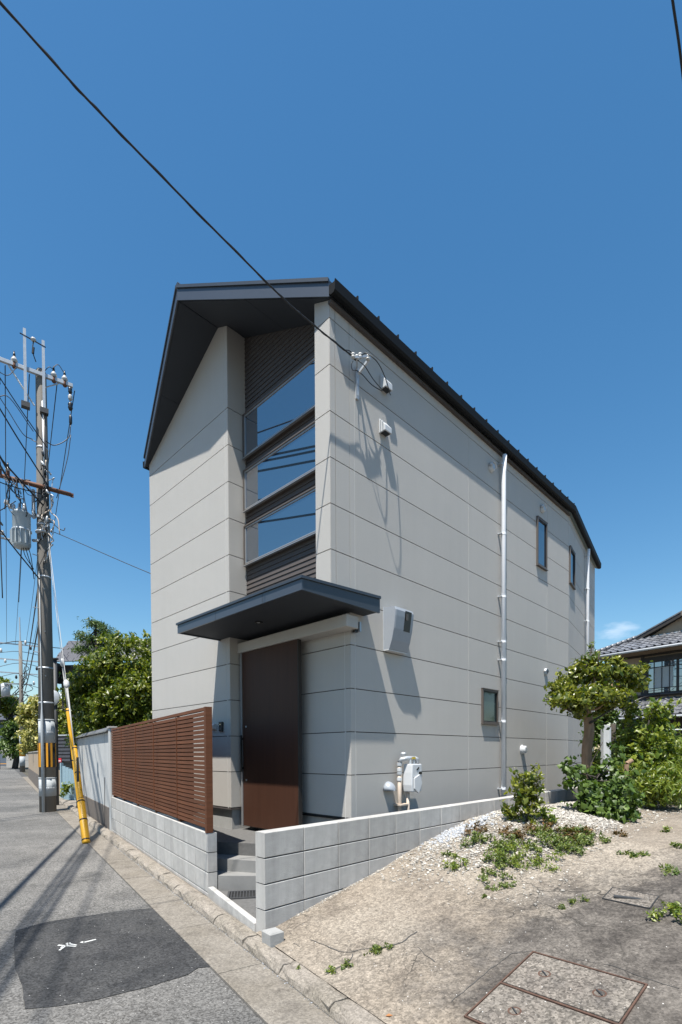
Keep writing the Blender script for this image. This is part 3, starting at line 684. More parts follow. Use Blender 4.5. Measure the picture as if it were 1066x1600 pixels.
# downpipes
def downpipe(px, py, nrm, z0, z1, clips, xdir):
    nrm = np.array(nrm); q = np.array([px, py])+nrm*.062
    p = MB().tube([(*q, z0), (*q, z1-.28), (*(q+nrm*.0), z1-.26), (*(np.array([px, py])+nrm*.075), z1)], .033, 14).build('downpipe', 'pipe', house, True)
    for z_ in clips:
        MB().lathe((*q, z_-.014), [(.033, 0), (.037, 0), (.037, .028), (.033, .028)], (0, 0, 1), 14).build('pipe_socket', 'pipe', p)
        a = np.array(xdir); o = np.array([px, py])-a*.070
        MB().obox((*o, z_-.006), (*(a*.045), 0), (*(nrm*.06), 0), (0, 0, .012)).obox((*(np.array([px, py])-a*.06+nrm*.001), z_-.02), (*(a*.03), 0), (*(nrm*.006), 0), (0, 0, .04)).build('pipe_clip', 'galv', p)
downpipe(3.545, 0, (0, -1), .80, 5.86, [5.72, 4.70, 3.77, 3.1, 2.83, 1.91, .90], (1, 0))
q = K1+D2*1.86; downpipe(q[0], q[1], n2, .80, 5.86, [5.7, 5.0, 4.30, 3.2, 2.2, 1.2], D2)

# ------------------------------------------------------------------ things mounted on the wall
def wall_thing(s, t, z, name, label, cat, group=None):
    w = L2W(s, t, z); return empty(name, w, math.pi/2-YAW, label, cat, group)
def hood(s, z, w, h, d, name, label):
    """square weather hood, sides tapering, open below; local frame of the house"""
    r = wall_thing(s, 0, z, name, label, 'vent hood', 'weather hoods on the side wall')
    a = w/2
    mb = MB(); mb.prism([(-a, -.001, -h/2), (-a, -.001, h/2), (-a, -d*.15, h/2), (-a, -d, -h*.12), (-a, -d, -h/2)], (w, 0, 0)); mb.build('cover', 'white', r, bevel=.004)
    MB().box(-a+.012, a-.012, -d+.012, -.012, -h/2-.003, -h/2-.001).build('opening', 'black', r)
    return r
hood(.83, 5.535, .115, .165, .085, 'vent_hood', 'upper white weather hood on the side wall, where the black cables enter')
hood(.81, 5.045, .115, .15, .09, 'vent_hood', 'lower white weather hood on the side wall, below the cable entry')
def halfdome(s, z, r_, name, label):
    r = wall_thing(s, 0, z, name, label, 'vent hood'); mb = MB(); rings = []
    for i in range(9):
        a = math.pi/2*i/8
        rings.append([(r_*math.cos(th)*math.cos(a)*1.0, -r_*1.15*math.sin(a)-.001, r_*abs(math.sin(th))*math.cos(a)*1.2-r_*.3) if math.sin(th) >= 0 else (r_*math.cos(th)*math.cos(a), -r_*1.15*math.sin(a)*1.0-.001, -r_*.3-.002) for th in np.linspace(0, math.pi, 9).tolist()+np.linspace(-math.pi*.8, -.2*math.pi, 5).tolist()])
    mb.loft(rings); mb.build('cover', 'box', r, True); MB().box(-r_*.8, r_*.8, -r_*.9, -.002, -r_*.34, -r_*.31).build('opening', 'black', r)
halfdome(.885, 1.05, .085, 'vent_hood', 'small grey half-round vent hood low on the wall left of the gas meter')
def roundvent(s, z, r_, d, label, style=0, P=(0, 0), dirn=(1, 0)):
    r = wall_thing(s, 0, z, 'round_vent', label, 'vent cap', 'round vent caps on the side wall')
    MB().lathe((0, -.001, 0), [(0, 0), (r_*1.2, 0), (r_*1.25, .006), (r_, .010), (r_*.95, d*.9), (r_*.7, d), (0, d)], (0, -1, 0), 20).build('cap', 'white', r, True)
    if style:
        mb = MB(); ring = []
        for i in range(13):
            th = math.pi*i/12; ring.append(th)
        outer = [[(1.3*r_*math.cos(th), -.003, 1.3*r_*math.sin(th)), (1.3*r_*math.cos(th), -d*1.25, 1.3*r_*math.sin(th)*.85), (1.2*r_*math.cos(th), -d*1.25, 1.2*r_*math.sin(th)*.85), (1.2*r_*math.cos(th), -.003, 1.2*r_*math.sin(th))] for th in ring]
        mb.loft(outer); mb.build('hood', 'white', r, True)
    MB().lathe((0, -d-.002, 0), [(0, 0), (r_*.6, 0), (r_*.6, .001), (0, .001)], (0, -1, 0), 16).build('grille', 'galv' if style != 2 else 'iron', r)
roundvent(3.27, 5.59, .055, .05, 'round vent cap under the eave just left of the long downpipe', 1)
roundvent(5.05, 5.60, .055, .05, 'round vent cap under the eave right of the long downpipe, above the tall window', 1)
roundvent(5.21, 2.84, .052, .035, 'round vent cap halfway up the side wall beside the small tree top', 2)
roundvent(4.30, 1.49, .062, .075, 'round vent cap low on the side wall above the small shrub', 0)

# electricity meter housing
r = wall_thing(.98, 0, 2.60, 'electricity_meter_box', 'pale grey tapered electricity meter housing with dark viewing slot on the side wall', 'meter box')
mb = MB(); a = .165
prof = [(.0, 0), (.085, 0), (.125, .10), (.155, .22), (.175, .36), (.180, .42), (.165, .455), (0, .47)]
secs_ = []
for x_, sc in ((-a, .97), (-a+.02, 1.0), (a-.02, 1.0), (a, .97)): secs_.append([(x_, -.001-d_*sc, z_) for d_, z_ in prof])
mb.loft(secs_); body = mb.build('housing', 'box', r)
MB().prism([(.0, -.152, .21), (.115, -.152, .21), (.115, -.1835, .43), (.0, -.1835, .43)], (0, -.004, 0)).build('viewing_slot', 'black', r)
MB().prism([(.015, -.1795, .33), (.055, -.1795, .33), (.055, -.1855, .40), (.015, -.1855, .40)], (0, -.0035, 0)).build('meter_window', 'frame_dark', r)
MB().prism([(-a-.004, -.0005, -.012), (a+.004, -.0005, -.012), (a+.004, -.08, -.012), (-a-.004, -.08, -.012)], (0, 0, .010)).build('base_flange', 'white', r)
MB().box(-a-.007, -a+.006, -.012, -.0005, -.01, .475).build('back_plate', 'galv', r)

# gas meter with pipes
r = wall_thing(1.10, 0, .80, 'gas_meter', 'white gas meter with beige riser pipes at the foot of the side wall', 'gas meter')
mb = MB(); mb.prism([(-.02, -.07, .20), (.16, -.07, .20), (.17, -.07, .40), (.165, -.07, .52), (-.015, -.07, .52), (-.025, -.07, .42), (-.03, -.07, .28)], (0, -.13, 0)); mb.build('meter_body', 'white', r, bevel=.012)
mb = MB(); mb.prism([(.0, -.201, .24), (.08, -.201, .18), (.15, -.201, .30), (.10, -.201, .40), (0, -.201, .36)], (0, -.018, 0)); mb.build('index_cover', 'white', r, bevel=.004)
MB().box(.105, .155, -.207, -.2005, .40, .43).build('dial_window', 'black', r)
MB().prism([(.055, -.2005, .455), (.10, -.2005, .485), (.11, -.2005, .475), (.07, -.2005, .445)], (0, -.004, 0)).build('shut_off_slot', 'black', r)
MB().prism([(.0, -.2005, .37), (.05, -.2005, .37), (.02, -.2005, .335)], (0, -.004, 0)).build('warning_mark', 'frame_dark', r)
MB().tube([(-.075, -.06, -.25), (-.075, -.06, .54)], .023, 12).build('riser_pipe', 'beigepipe', r, True)
MB().tube([(.03, -.10, -.25), (.03, -.10, .19)], .019, 12).build('riser_pipe', 'beigepipe', r, True)
for z_, c_ in ((.33, 'white'), (.44, 'white'), (.40, 'galv'), (.50, 'galv')): MB().lathe((-.075, -.06, z_), [(.024, 0), (.030, 0), (.030, .035), (.024, .035)], (0, 0, 1), 12).build('pipe_collar', c_, r)
MB().tube([(-.075, -.06, .54), (-.075, -.09, .575), (-.02, -.12, .585), (.10, -.14, .585)], .026, 10).build('inlet_manifold', 'galv', r, True)
MB().tube([(.10, -.14, .585), (.15, -.14, .575), (.155, -.14, .53)], .024, 10).build('outlet_elbow', 'galv', r, True)
for x_ in (.02, .09): MB().tube([(x_, -.14, .57), (x_, -.14, .52)], .016, 10).build('meter_union', 'galv', r)
MB().tube([(.13, -.12, .56), (.19, -.12, .55), (.205, -.12, .50), (.20, -.12, .47)], .017, 8).build('hose', 'black', r, True)
MB().box(.02, .085, -.170, -.166, .575, .60).build('tag_plate', 'brass', r)
MB().lathe((-.04, -.09, .62), [(0, 0), (.030, 0), (.034, .02), (.02, .035), (0, .035)], (0, 0, 1), 12).build('cap', 'galv', r)
MB().box(-.115, .07, -.115, -.001, .045, .062).build('pipe_strap', 'beigepipe', r)

# service drop bracket, insulators and cables
def TP(px, py, t=0.):
    """point on the plane parallel to the side wall at house-frame y = t"""
    d_ = ray(px, py); C_ = np.array([CX, CY]); k_ = (t+C_@UL)/(d_[:2]@UL); q_ = d_[:2]*k_; return ((q_-C_)@UR, t, H+d_[2]*k_)
r = wall_thing(0, 0, 0, 'service_bracket', 'galvanised bracket with white insulators holding the service drop on the side wall', 'cable bracket')
MB().box(.37, .41, -.022, -.001, 5.15, 5.47).build('mounting_strap', 'galv', r, bevel=.002)
p0 = np.array([.39, -.02, 5.40])
for (px, py, t_) in ((577, 561, -.15),):
    p1 = np.array(TP(px, py, t_)); MB().obox(p0-np.array([0, 0, .0]), p1-p0, (.0, -.004, .030), (.026, 0, .010)).build('brace_arm', 'galv', r)
p1 = np.array(TP(552, 562, -.14)); p2 = np.array(TP(571, 560, -.14)); MB().obox(p1, p2-p1, (0, -.03, 0), (0, 0, .02)).build('cross_bar', 'galv', r)
p3 = np.array(TP(557, 562, -.15)); MB().obox(np.array([.375, -.01, 5.44]), p3-np.array([.375, -.01, 5.44]), (.02, 0, .006), (0, -.004, .022)).build('top_arm', 'galv', r)
for (px, py) in ((552, 560), (558, 563), (563, 560), (575, 563)):
    p1 = TP(px, py, -.15); MB().lathe(p1, [(.008, 0), (.020, .004), (.022, .018), (.012, .024), (.022, .031), (.020, .046), (0, .052)], (0, 0, 1), 12).build('insulator', 'porcelain', r, True)
for z_ in (5.19, 5.30, 5.38): MB().lathe((.39, -.022, z_), [(0, 0), (.008, 0), (.008, .006), (0, .006)], (0, -1, 0), 6).build('bolt', 'galv', r)

def spline(pts, n=10):
    P = [np.array(p, float) for p in pts]; out = []
    P = [2*P[0]-P[1]]+P+[2*P[-1]-P[-2]]
    for i in range(1, len(P)-2):
        for j in range(n):
            t = j/n; a, b_, c_, d_ = P[i-1:i+3]
            out.append(.5*((2*b_)+(-a+c_)*t+(2*a-5*b_+4*c_-d_)*t*t+(-a+3*b_-3*c_+d_)*t**3))
    out.append(P[-2]); return out
def cable(name, pts, r, label, group='overhead cables', cat='cable', mat='cable', n=10, sides=6, sp=True):
    mb = MB(); P = spline(pts, n) if sp else [np.array(p, float) for p in pts]; o = P[0]
    mb.tube(P, r, sides); return tag(mb.build(name, mat, None, True, origin=o), label, cat, group)
def LW(s, t, z): return L2W(s, t, z)
def WP(px, py, t): return L2W(*TP(px, py, t))
main = [WP(556, 563, -.15), WP(545, 552, -.14), (-.266, 4.667, 5.409), (-.562, 4.388, 5.452), D(200, 221, 3.49), D(0, 3, 2.99), (-3.6, 1.55, 6.65), (-7.5, -2.1, 8.4)]
cable('service_cable', main, .0075, 'thick black service cable crossing the sky down to the bracket on the house', 'service drop cables')
tw = spline(main, 24); tp = []
for i, q in enumerate(tw):
    a = i*.55; tp.append(q+np.array([.004*math.cos(a), .004*math.sin(a), .008*math.sin(a+1)]))
cable('service_cable', tp, .0040, 'thin black wire twisted around the thick service cable', 'service drop cables', sp=False)
cable('service_cable', [WP(518, 530, -.14), WP(535, 545, -.13), WP(546, 548, -.13), WP(553, 555, -.15)], .0045, 'short black wire parting from the service cable to the left insulator', 'service drop cables')
cable('drop_wire', [WP(565, 558, -.15), WP(567, 554, -.18), WP(574, 552.5, -.24), WP(590, 566, -.31), WP(602, 590, -.26), WP(610, 617, -.12)], .0050, 'black wire arching highest from the insulators over the upper weather hood', 'wires at the service bracket')
cable('drop_wire', [WP(558, 562, -.15), WP(570, 572, -.20), WP(583, 592, -.20), WP(598, 610, -.05)], .0048, 'black wire running straight from insulator into the upper weather hood', 'wires at the service bracket')
cable('drop_wire', [WP(556, 578, -.04), WP(566, 585, -.10), WP(581, 601, -.10), WP(597, 611, -.05)], .0048, 'black wire sagging lowest from the strap to the upper weather hood', 'wires at the service bracket')
cable('drop_wire', [WP(552, 564, -.14), WP(549, 570, -.13), WP(551, 578, -.08), WP(556, 579, -.03)], .0035, 'small loop of black wire left of the bracket strap', 'wires at the service bracket')

# ================================================================== PORCH, STEPS, BLOCK WALLS
yard = empty('porch', (0, 0, 0), kind='structure')
def poly_slab(name, pts, z0, z1, mat, par): return MB().prism([(p[0], p[1], z0) for p in pts], (0, 0, z1-z0)).build(name, mat, par)
LWN = np.array([-1.33, 4.95]); LWD = np.array([-.563, .826]); LWD /= np.linalg.norm(LWD); LWI = np.array([LWD[1], -LWD[0]])   # left block wall: near end, direction, inward
rw = lambda s, t: L2W(s, t, 0)[:2]
BT = .10
inner = lambda w: LWN+LWD*w+LWI*(BT+.0)
a0_ = np.array([-.685, 3.87]); a1_ = np.array([-1.325, 4.935]); ni_ = (a1_-a0_)/np.linalg.norm(a1_-a0_); ni_ = np.array([ni_[1], -ni_[0]])
s3a, s3b = np.array([-1.60, 5.55]), np.array([-.10, 5.12])
poly_slab('porch_slab', [s3b+np.array([.0, .0]), rw(.2, -.44), rw(9, -.44), rw(9, 5.2), inner(5.2), s3a], -.02, .48, 'porch', yard)
s2a, s2b = np.array([-1.40, 5.27]), np.array([-.30, 4.95])
poly_slab('step', [s2a, s2b, s3b+np.array([0, .02]), s3a+np.array([0, .02])], -.02, .345, 'step', yard)
s1a, s1b = np.array([-1.245, 5.015]), np.array([-.42, 4.98])
poly_slab('step', [s1a, s1b, s2b+np.array([-.1, .04]), s2a+np.array([0, .03])], -.02, .22, 'step', yard)
poly_slab('landing', [a1_+ni_*.05, a0_+ni_*.05, rw(-1.2, -.42), rw(-.6, -.42), s1b+np.array([.15, .05]), s1a+np.array([0, .04])], -.02, .065, 'porch', yard)
# upright concrete edging slab across the opening
a0 = G(402, 1475)[:2]+np.array([.0, .05]); a1 = np.array([-1.24, 4.98])
a0, a1 = a0_, a1_; d = (a1-a0)/np.linalg.norm(a1-a0); ni = np.array([d[1], -d[0]])
eb = empty('concrete_edging', (a0[0], a0[1], 0), 0, 'low upright concrete edging slab across the entrance between the block walls', 'edging')
RelMB().prism([(*a0, .0), (*(a1), .0), (*(a1+ni*.055), .0), (*(a0+ni*.055), .0)], (0, 0, .128)).rel('slab', 'block', eb, bevel=.006)
gr = empty('drain_grate', (*(G(380, 1398, .07)[:2]), .066), 0, 'dark cast iron drain grate set in the entrance landing', 'drain grate')
gr.rotation_euler = (0, 0, R(10))
MB().box(-.15, .15, -.13, -.11, 0, .012).box(-.15, .15, .11, .13, 0, .012).box(-.15, -.13, -.11, .11, 0, .012).box(.13, .15, -.11, .11, 0, .012).build('frame', 'iron', gr)
MB().box(-.129, .129, -.109, .109, -.0005, .001).build('pit', 'black', gr)
for i in range(9): MB().box(-.118+i*.029, -.106+i*.029, -.1095, .1095, .002, .010).build('bar', 'iron', gr)

def block_wall(name, label, origin, d, nout, length, ztop, courses, th, base, zlast, start_full=True):
    """stack-bond wall of 40x20 cm concrete blocks, every block its own part"""
    root = empty(name, (*origin, 0), math.atan2(d[1], d[0]), label, 'block wall')
    side = 1 if (np.array([-d[1], d[0]])@nout) < 0 else -1      # local y direction of thickness
    n_ = int(math.ceil(length/.4)); mh = {}
    MB().box(.012, length-.012, .014 if side > 0 else -th+.014, th-.014 if side > 0 else -.014, base, ztop-.012).build('mortar_joint', 'mortar', root)
    for c in range(courses):
        z1 = ztop-c*.2-.0; z0 = z1-.2+.009
        if z0 < zlast: z0 = zlast
        for i in range(n_):
            x0 = i*.4+.0022; x1 = min(length, (i+1)*.4)-.0022
            key = (round(x1-x0, 3), round(z1-z0, 3))
            if key not in mh:
                y0, y1 = (0, th) if side > 0 else (-th, 0)
                e = .004; mb = MB(); X, Z = x1-x0, z1-z0
                rings = []
                for (yy, in_) in ((y0, e), (y0+e, 0), (y1-e, 0), (y1, e)):
                    rings.append([(in_, yy, in_), (X-in_, yy, in_), (X-in_, yy, Z-in_), (in_, yy, Z-in_)])
                mb.loft(rings); me = bpy.data.meshes.new('block'); me.from_pydata([tuple(map(float, p)) for p in mb.v], [], mb.f); me.materials.append(M['block']); me.update(); mh[key] = me
            ob = link('block', mh[key], root); ob.location = (x0+0, rng.normal(0, .0006), z0)
    return root
rwn = L2W(-1.239, -.53, 0)[:2]
block_wall('block_wall', 'grey concrete block wall along the side of the house, sloping lot against it', rwn, UR, -UL, 8.8, .845, 5, .12, -.1, .0)
block_wall('block_wall', 'low grey concrete block wall by the street under the brown slat screen', LWN, LWD, -LWI, 5.20, .658, 4, BT, -.1, .02)
# small loose block standing at the wall foot
q = lot_pt(425, 1478); o = MB().loft([[(-.045, -.05, -.03), (.05, -.045, -.03), (.05, .05, -.03), (-.048, .05, -.03)], [(-.048, -.052, .085), (.052, -.05, .085), (.05, .048, .085), (-.05, .052, .085)], [(-.040, -.045, .093), (.044, -.042, .093), (.043, .041, .093), (-.043, .044, .093)]]).build('concrete_stub', 'found', None)
o.location = (q[0]+.0, q[1]+.05, .05); o.rotation_euler = (0, 0, R(38)); o.scale = (1.15, 1.15, 1.25); tag(o, 'small square concrete stub at the near end of the side block wall', 'boundary marker')

# brown slat screen
scr = empty('slat_screen', (*LWN, 0), math.atan2(LWD[1], LWD[0]), 'reddish brown horizontal slat screen standing behind the street block wall', 'screen fence')
ns = 26; z0s, z1s = .70, 1.90; pit = (z1s-z0s-.02)/ns; LEN = 5.16
for i in range(ns):
    ob = MB().box(.055, LEN, -.030, -.012, 0, pit-.0105).build('slat', 'slat', scr); ob.location = (0, 0, z0s+i*pit)
for i in range(ns-1):
    MB().box(.64, LEN-.02, -.078, -.062, z0s+(i+1)*pit-.024, z0s+(i+1)*pit+.014).build('back_slat', 'slat', scr)
MB().box(.0, .052, -.060, .006, z0s-.04, z1s+.015).build('end_post', 'slat', scr)
MB().box(.0, LEN-.06, -.046, -.008, z1s-.016, z1s+.016).build('top_rail', 'slat', scr).location = (0.0525, 0, 0)
for w_ in (1.057, 2.12, 3.20, 4.27, 5.12):
    MB().box(w_-.009, w_+.009, -.0115, -.0045, z0s, z1s-.018).build('batten', 'slat', scr)
    MB().box(w_-.03, w_+.03, -.085, -.031, .658, z1s-.02).build('post', 'slat', scr)
o = cable('loose_hose', [(*(LWN+LWD*w_+LWI*.05), .668+.006*math.sin(w_*9)) for w_ in (1.2, 1.5, 1.9, 2.4, 3.0, 3.6)], .008, 'grey hose lying along the top of the street block wall under the screen', None, 'hose', 'galv')

# white plaster wall further down the street
WP0 = LWN+LWD*5.37; WP1 = LWN+LWD*10.4; wd = (WP1-WP0); WL = np.linalg.norm(wd); wd /= WL
ww = empty('plaster_wall', (*WP0, 0), math.atan2(wd[1], wd[0]), 'weathered white plaster wall with brown plinth and tile coping beyond the slat screen', 'garden wall')
MB().box(0, WL, .0-.14, -.02, .43, 1.86).build('wall', 'wallwhite', ww)
MB().box(0, WL, -.15, -.0, -.05, .43).build('plinth', 'brownbase', ww)
k = 0; x_ = 0
while x_ < WL:
    MB().loft([[(x_+.003, yy, zz) for yy, zz in ((-.22, 1.87), (-.08, 1.955), (.05, 1.87), (.05, 1.892), (-.08, 1.98), (-.22, 1.892))], [(min(WL, x_+.225)-.003, yy, zz) for yy, zz in ((-.22, 1.87), (-.08, 1.955), (.05, 1.87), (.05, 1.892), (-.08, 1.98), (-.22, 1.892))]]).build('coping_tile', 'tile', ww)
    x_ += .23
pf = LWN+LWD*5.205; pr = empty('wall_pillar', (*pf, 0), math.atan2(LWD[1], LWD[0]), 'pale grey rendered pillar between the slat screen and the plaster wall', 'pillar')
MB().box(0, .16, -.10, .01, -.05, 1.93).build('shaft', 'wallwhite', pr, bevel=.004)
MB().box(-.02, .18, -.12, .03, 1.931, 1.965).build('cap', 'greywall', pr, bevel=.004)
# thin dark conduit hanging down the plaster wall
cable('wall_conduit', [(*(WP0+wd*.35+np.array([-.02, -.015])), 1.0), (*(WP0+wd*.37+np.array([-.02, -.015])), .6), (*(WP0+wd*.32+np.array([-.03, -.02])), .06)], .006, 'thin black conduit running down the plaster wall near the pillar', None, 'conduit')
# ================================================================== UTILITY POLE
PB = np.array([-7.45, 12.68, 0]); PH = 11.05
def prad(z): return .192-(.192-.118)*z/PH
pole = empty('utility_pole', PB, 0, 'tall concrete utility pole with transformer and crossarms at the left roadside', 'utility pole')
MB().tube([(0, 0, -.1), (0, 0, PH*.5), (0, 0, PH-.06), (0, 0, PH)], [prad(0), prad(PH*.5), prad(PH), prad(PH)*.75], 24).build('shaft', 'pole', pole, True)
def band(z0, z1, extra, mat, name='wrap_band'):
    return MB().loft([[((prad(z)+extra)*math.cos(a), (prad(z)+extra)*math.sin(a), z) for a in np.linspace(0, 2*math.pi, 25)[:-1]] for z in (z0, z1)]).build(name, mat, pole, True)
band(1.74, 2.30, .006, 'wrap'); band(2.30, 2.335, .012, 'wrap'); band(.40, .84, .006, 'wrap'); band(.84, .87, .012, 'wrap')
band(1.13, 1.74, .007, 'black', 'warning_plate')
for a in (-138, -112, -60, -30, 20, 70, 140):
    th = R(a); 
    rr_ = prad(1.4)+.010; p = [(rr_*math.cos(th+e), rr_*math.sin(th+e)) for e in (-.11, .11)]; rr2 = rr_+.006; p2 = [(rr2*math.cos(th+e), rr2*math.sin(th+e)) for e in (.11, -.11)]
    MB().prism([(x_, y_, 1.135) for x_, y_ in p+p2], (0, 0, .60)).build('warning_stripe', 'orange', pole)
MB().tube([(.02, -.225, 0), (.02, -.225, 2.32), (.012, -.21, 2.6), (.0, -.195, 3.4), (-.02, -.175, 6.0)], [.036, .036, .018, .012, .010], 12).build('conduit', 'wrap', pole, True)
for z_ in (.6, 2.0, 2.75, 3.62, 5.9, 7.2, 9.1): 
    MB().loft([[((prad(z_)+.007)*math.cos(a), (prad(z_)+.007)*math.sin(a), z) for a in np.linspace(0, 2*math.pi, 21)[:-1]] for z in (z_-.02, z_+.02)]).build('steel_band', 'galv', pole, True)
for i, z_ in enumerate([2.9, 3.4, 4.0, 4.5, 5.1, 5.55, 6.4, 6.9, 7.4, 8.6, 9.2]):
    a = R(-60 if i % 2 else -120); p = prad(z_)
    MB().tube([(p*.9*math.cos(a), p*.9*math.sin(a), z_), ((p+.13)*math.cos(a), (p+.13)*math.sin(a), z_)], .010, 6).build('step_bolt', 'galv', pole)
AD = np.array([1.23, .86, 0]); AD /= np.linalg.norm(AD); AN = np.array([-AD[1], AD[0], 0])   # crossarm direction, normal
up = np.array([0, 0, 1])
def arm(c, l0, l1, w, h, name, mat, par=pole):
    c = np.array(c, float); return MB().obox(c+AD*l0-AN*w/2-up*h/2, AD*(l1-l0), AN*w, up*h).build(name, mat, par, bevel=.004)
arm((0, -.16, 10.86), -.92, .78, .075, .085, 'crossarm', 'galv')
arm(AD*-.92+np.array([0, -.16, 10.55]), -.03, .03, .05, .55, 'arm_drop', 'galv')
arm(AD*-.92+np.array([-.15, -.2, 10.28]), -.25, .03, .05, .05, 'arm_stub', 'galv')
for l in (-.22, .17):
    c = AD*l+np.array([0, -.22, 0]); MB().obox(c+up*9.95-AD*.03-AN*.03, AD*.06, AN*.06, up*(1.83 if l < 0 else 1.72)).build('raiser_channel', 'galv', pole)
    MB().obox(c+up*9.90-AD*.09-AN*.05, AD*.18, AN*.14, up*.12).build('raiser_clamp', 'iron', pole)
MB().tube([AD*-.30+np.array([0, -.25, 11.62]), AD*.24+np.array([0, -.25, 11.52])], .014, 6).build('top_rod', 'black', pole)
MB().lathe(AD*-.02+np.array([0, -.25, 11.55]), [(0, .09), (.05, .07), (.065, .03), (.04, 0), (0, 0)], (0, 0, 1), 12).build('insulator', 'porcelain', pole, True)
MB().tube(spline([AD*-.02+np.array([0, -.25, 11.55]), AD*-.04+np.array([0, -.25, 11.3]), AD*.0+np.array([0, -.2, 11.1])], 4), .012, 6).build('jumper_wire', 'cable', pole)
MB().tube([AD*-.02+np.array([0, -.25, 11.40]), AD*-.035+np.array([0, -.25, 11.25])], .028, 8).build('wire_clamp', 'black', pole)
def pin_ins(l, z, par=pole, c0=(0, -.16, 0), s=1.):
    c = AD*l+np.array(c0)+up*z
    MB().lathe(c, [(.03*s, -.18*s), (.048*s, -.16*s), (.048*s, -.05*s), (.04*s, -.04*s)], up, 12).build('insulator_body', 'armwood', par, True)
    MB().lathe(c, [(.04*s, -.04*s), (.075*s, -.0), (.06*s, .05*s), (.035*s, .08*s), (.03*s, .1*s)], up, 14).build('insulator', 'porcelain', par, True)
    MB().lathe(c, [(.032*s, .1*s), (.026*s, .16*s), (.012*s, .23*s)], up, 10).build('insulator_cap', 'black', par, True)
for l in (-.47, .36, .60): pin_ins(l, 10.95)
for l, zt in ((-.80, 10.80), (.73, 10.80)):
    c = AD*l+np.array([0, -.18, 0])
    for k_, (r_, h_, m_) in enumerate(((.05, .17, 'black'), (.055, .14, 'porcelain'), (.06, .20, 'black'))):
        z_ = zt-.19*k_; MB().lathe(c+up*(z_-h_), [(r_*.6, 0), (r_, h_*.3), (r_*.8, h_*.5), (r_, h_*.7), (r_*.5, h_)], up, 12).build('cutout_switch', m_, pole, True)
    MB().lathe(c+up*(zt-.95), [(.015, 0), (.038, .05), (.038, .2), (.015, .26)], up, 10).build('surge_arrester', 'black', pole, True)
def pc(pts, r_, name='jumper_wire', mat='cable', n=6): return MB().tube(spline([np.array(p, float) for p in pts], n), r_, 5).build(name, mat, pole, True)
cL = AD*-.80+np.array([0, -.18, 0]); cR = AD*.73+np.array([0, -.18, 0])
pc([cR+up*9.85, cR+up*9.5+AD*-.06, AD*.35+np.array([0, -.16, 9.22]), AD*.12+np.array([0, -.16, 9.28])], .011)
pc([cR+up*9.6, cR+up*9.0+AD*-.08, AD*.50+np.array([0, -.2, 8.3]), AD*.40+np.array([0, -.2, 7.9])], .010)
pc([cL+up*9.8, cL+up*8.2, cL+up*6.6, cL+up*5.2+AD*.02], .013)
pc([cL+up*10.0, cL+up*9.7+AD*.2, AD*-.3+np.array([0, -.2, 9.25]), AD*-.12+np.array([0, -.16, 9.2])], .010)
pc([cL+up*9.95, AD*-.55+np.array([0, -.2, 10.0]), AD*-.1+np.array([0, -.16, 9.4])], .010)
pc([AD*.18+np.array([0, -.2, 10.95]), AD*.28+np.array([0, -.2, 11.10]), AD*.36+np.array([0, -.2, 11.08])], .009)
pc([AD*.36+np.array([0, -.2, 11.1]), AD*.48+np.array([0, -.2, 11.24]), AD*.60+np.array([0, -.2, 11.1])], .009)
pc([AD*-.9+np.array([0, -.2, 10.6]), AD*-.6+np.array([0, -.2, 10.52]), AD*-.4+np.array([0, -.2, 10.8])], .009)
MB().tube([AD*-.60+np.array([0, -.14, 10.80]), AD*-.08+np.array([0, -.14, 10.05])], .018, 6).build('arm_brace', 'galv', pole)
MB().tube([AD*.45+np.array([0, -.14, 10.80]), AD*.10+np.array([0, -.14, 10.55])], .014, 6).build('arm_brace', 'galv', pole)
# riser duct down the right side
for off, r_, m_ in ((.10, .022, 'galv'), (.135, .014, 'cable'), (.07, .012, 'cable')):
    MB().tube([(off, -.12, 10.2), (off+.02, -.13, 9.0), (off+.03, -.14, 8.3)], r_, 8).build('riser_duct', m_, pole, True)
# wooden arm
LA0, LA1 = -.78, .72; MB().tube([AD*LA0+np.array([0, -.19, 8.10]), np.array([0, -.19, 8.09]), AD*LA1+np.array([0, -.19, 8.08])], [.050, .058, .050], 10).build('wooden_arm', 'armwood', pole, True)
MB().obox(AD*(LA1-.01)+np.array([0, -.19, 8.09]), AD*.07, AN*.06, up*.035).build('arm_fork', 'armwood', pole); MB().obox(AD*(LA1-.01)+np.array([0, -.19, 8.04]), AD*.07, AN*.06, up*.025).build('arm_fork', 'armwood', pole)
# tangle of spliced leads on the right of the shaft
for i in range(26):
    z_ = 8.9-rng.random()*2.4; x_ = .10+rng.random()*.22; pts = [np.array([x_, -.17, z_])]
    for k_ in range(4): pts.append(pts[-1]+np.array([rng.normal(0, .075), rng.normal(0, .03), rng.normal(-.10, .12)]))
    pc(pts, .008+rng.random()*.010, 'spliced_lead', ['cable', 'cable', 'galv', 'beigepipe'][i % 4], 4)
for i in range(16):
    pts = [AD*(-.75+rng.random()*.7)+np.array([0, -.25, 8.15-rng.random()*.15])]
    for k_ in range(3): pts.append(pts[-1]+np.array([rng.normal(.05, .10), rng.normal(0, .03), rng.normal(-.14, .13)]))
    pc(pts, .007+rng.random()*.007, 'spliced_lead', 'cable', 4)
for i in range(9):
    p = np.array([.13+rng.random()*.14, -.2, 8.8-i*.23]); MB().lathe(p, [(.01, 0), (.028, .04), (.028, .12), (.01, .16)], (rng.normal(0, .3), 0, 1), 8).build('splice_sleeve', ['black', 'galv', 'black'][i % 3], pole, True)
for l in (-.78, -.62):
    pin_ins(l, 8.28, c0=(0, -.19, 0), s=.8)
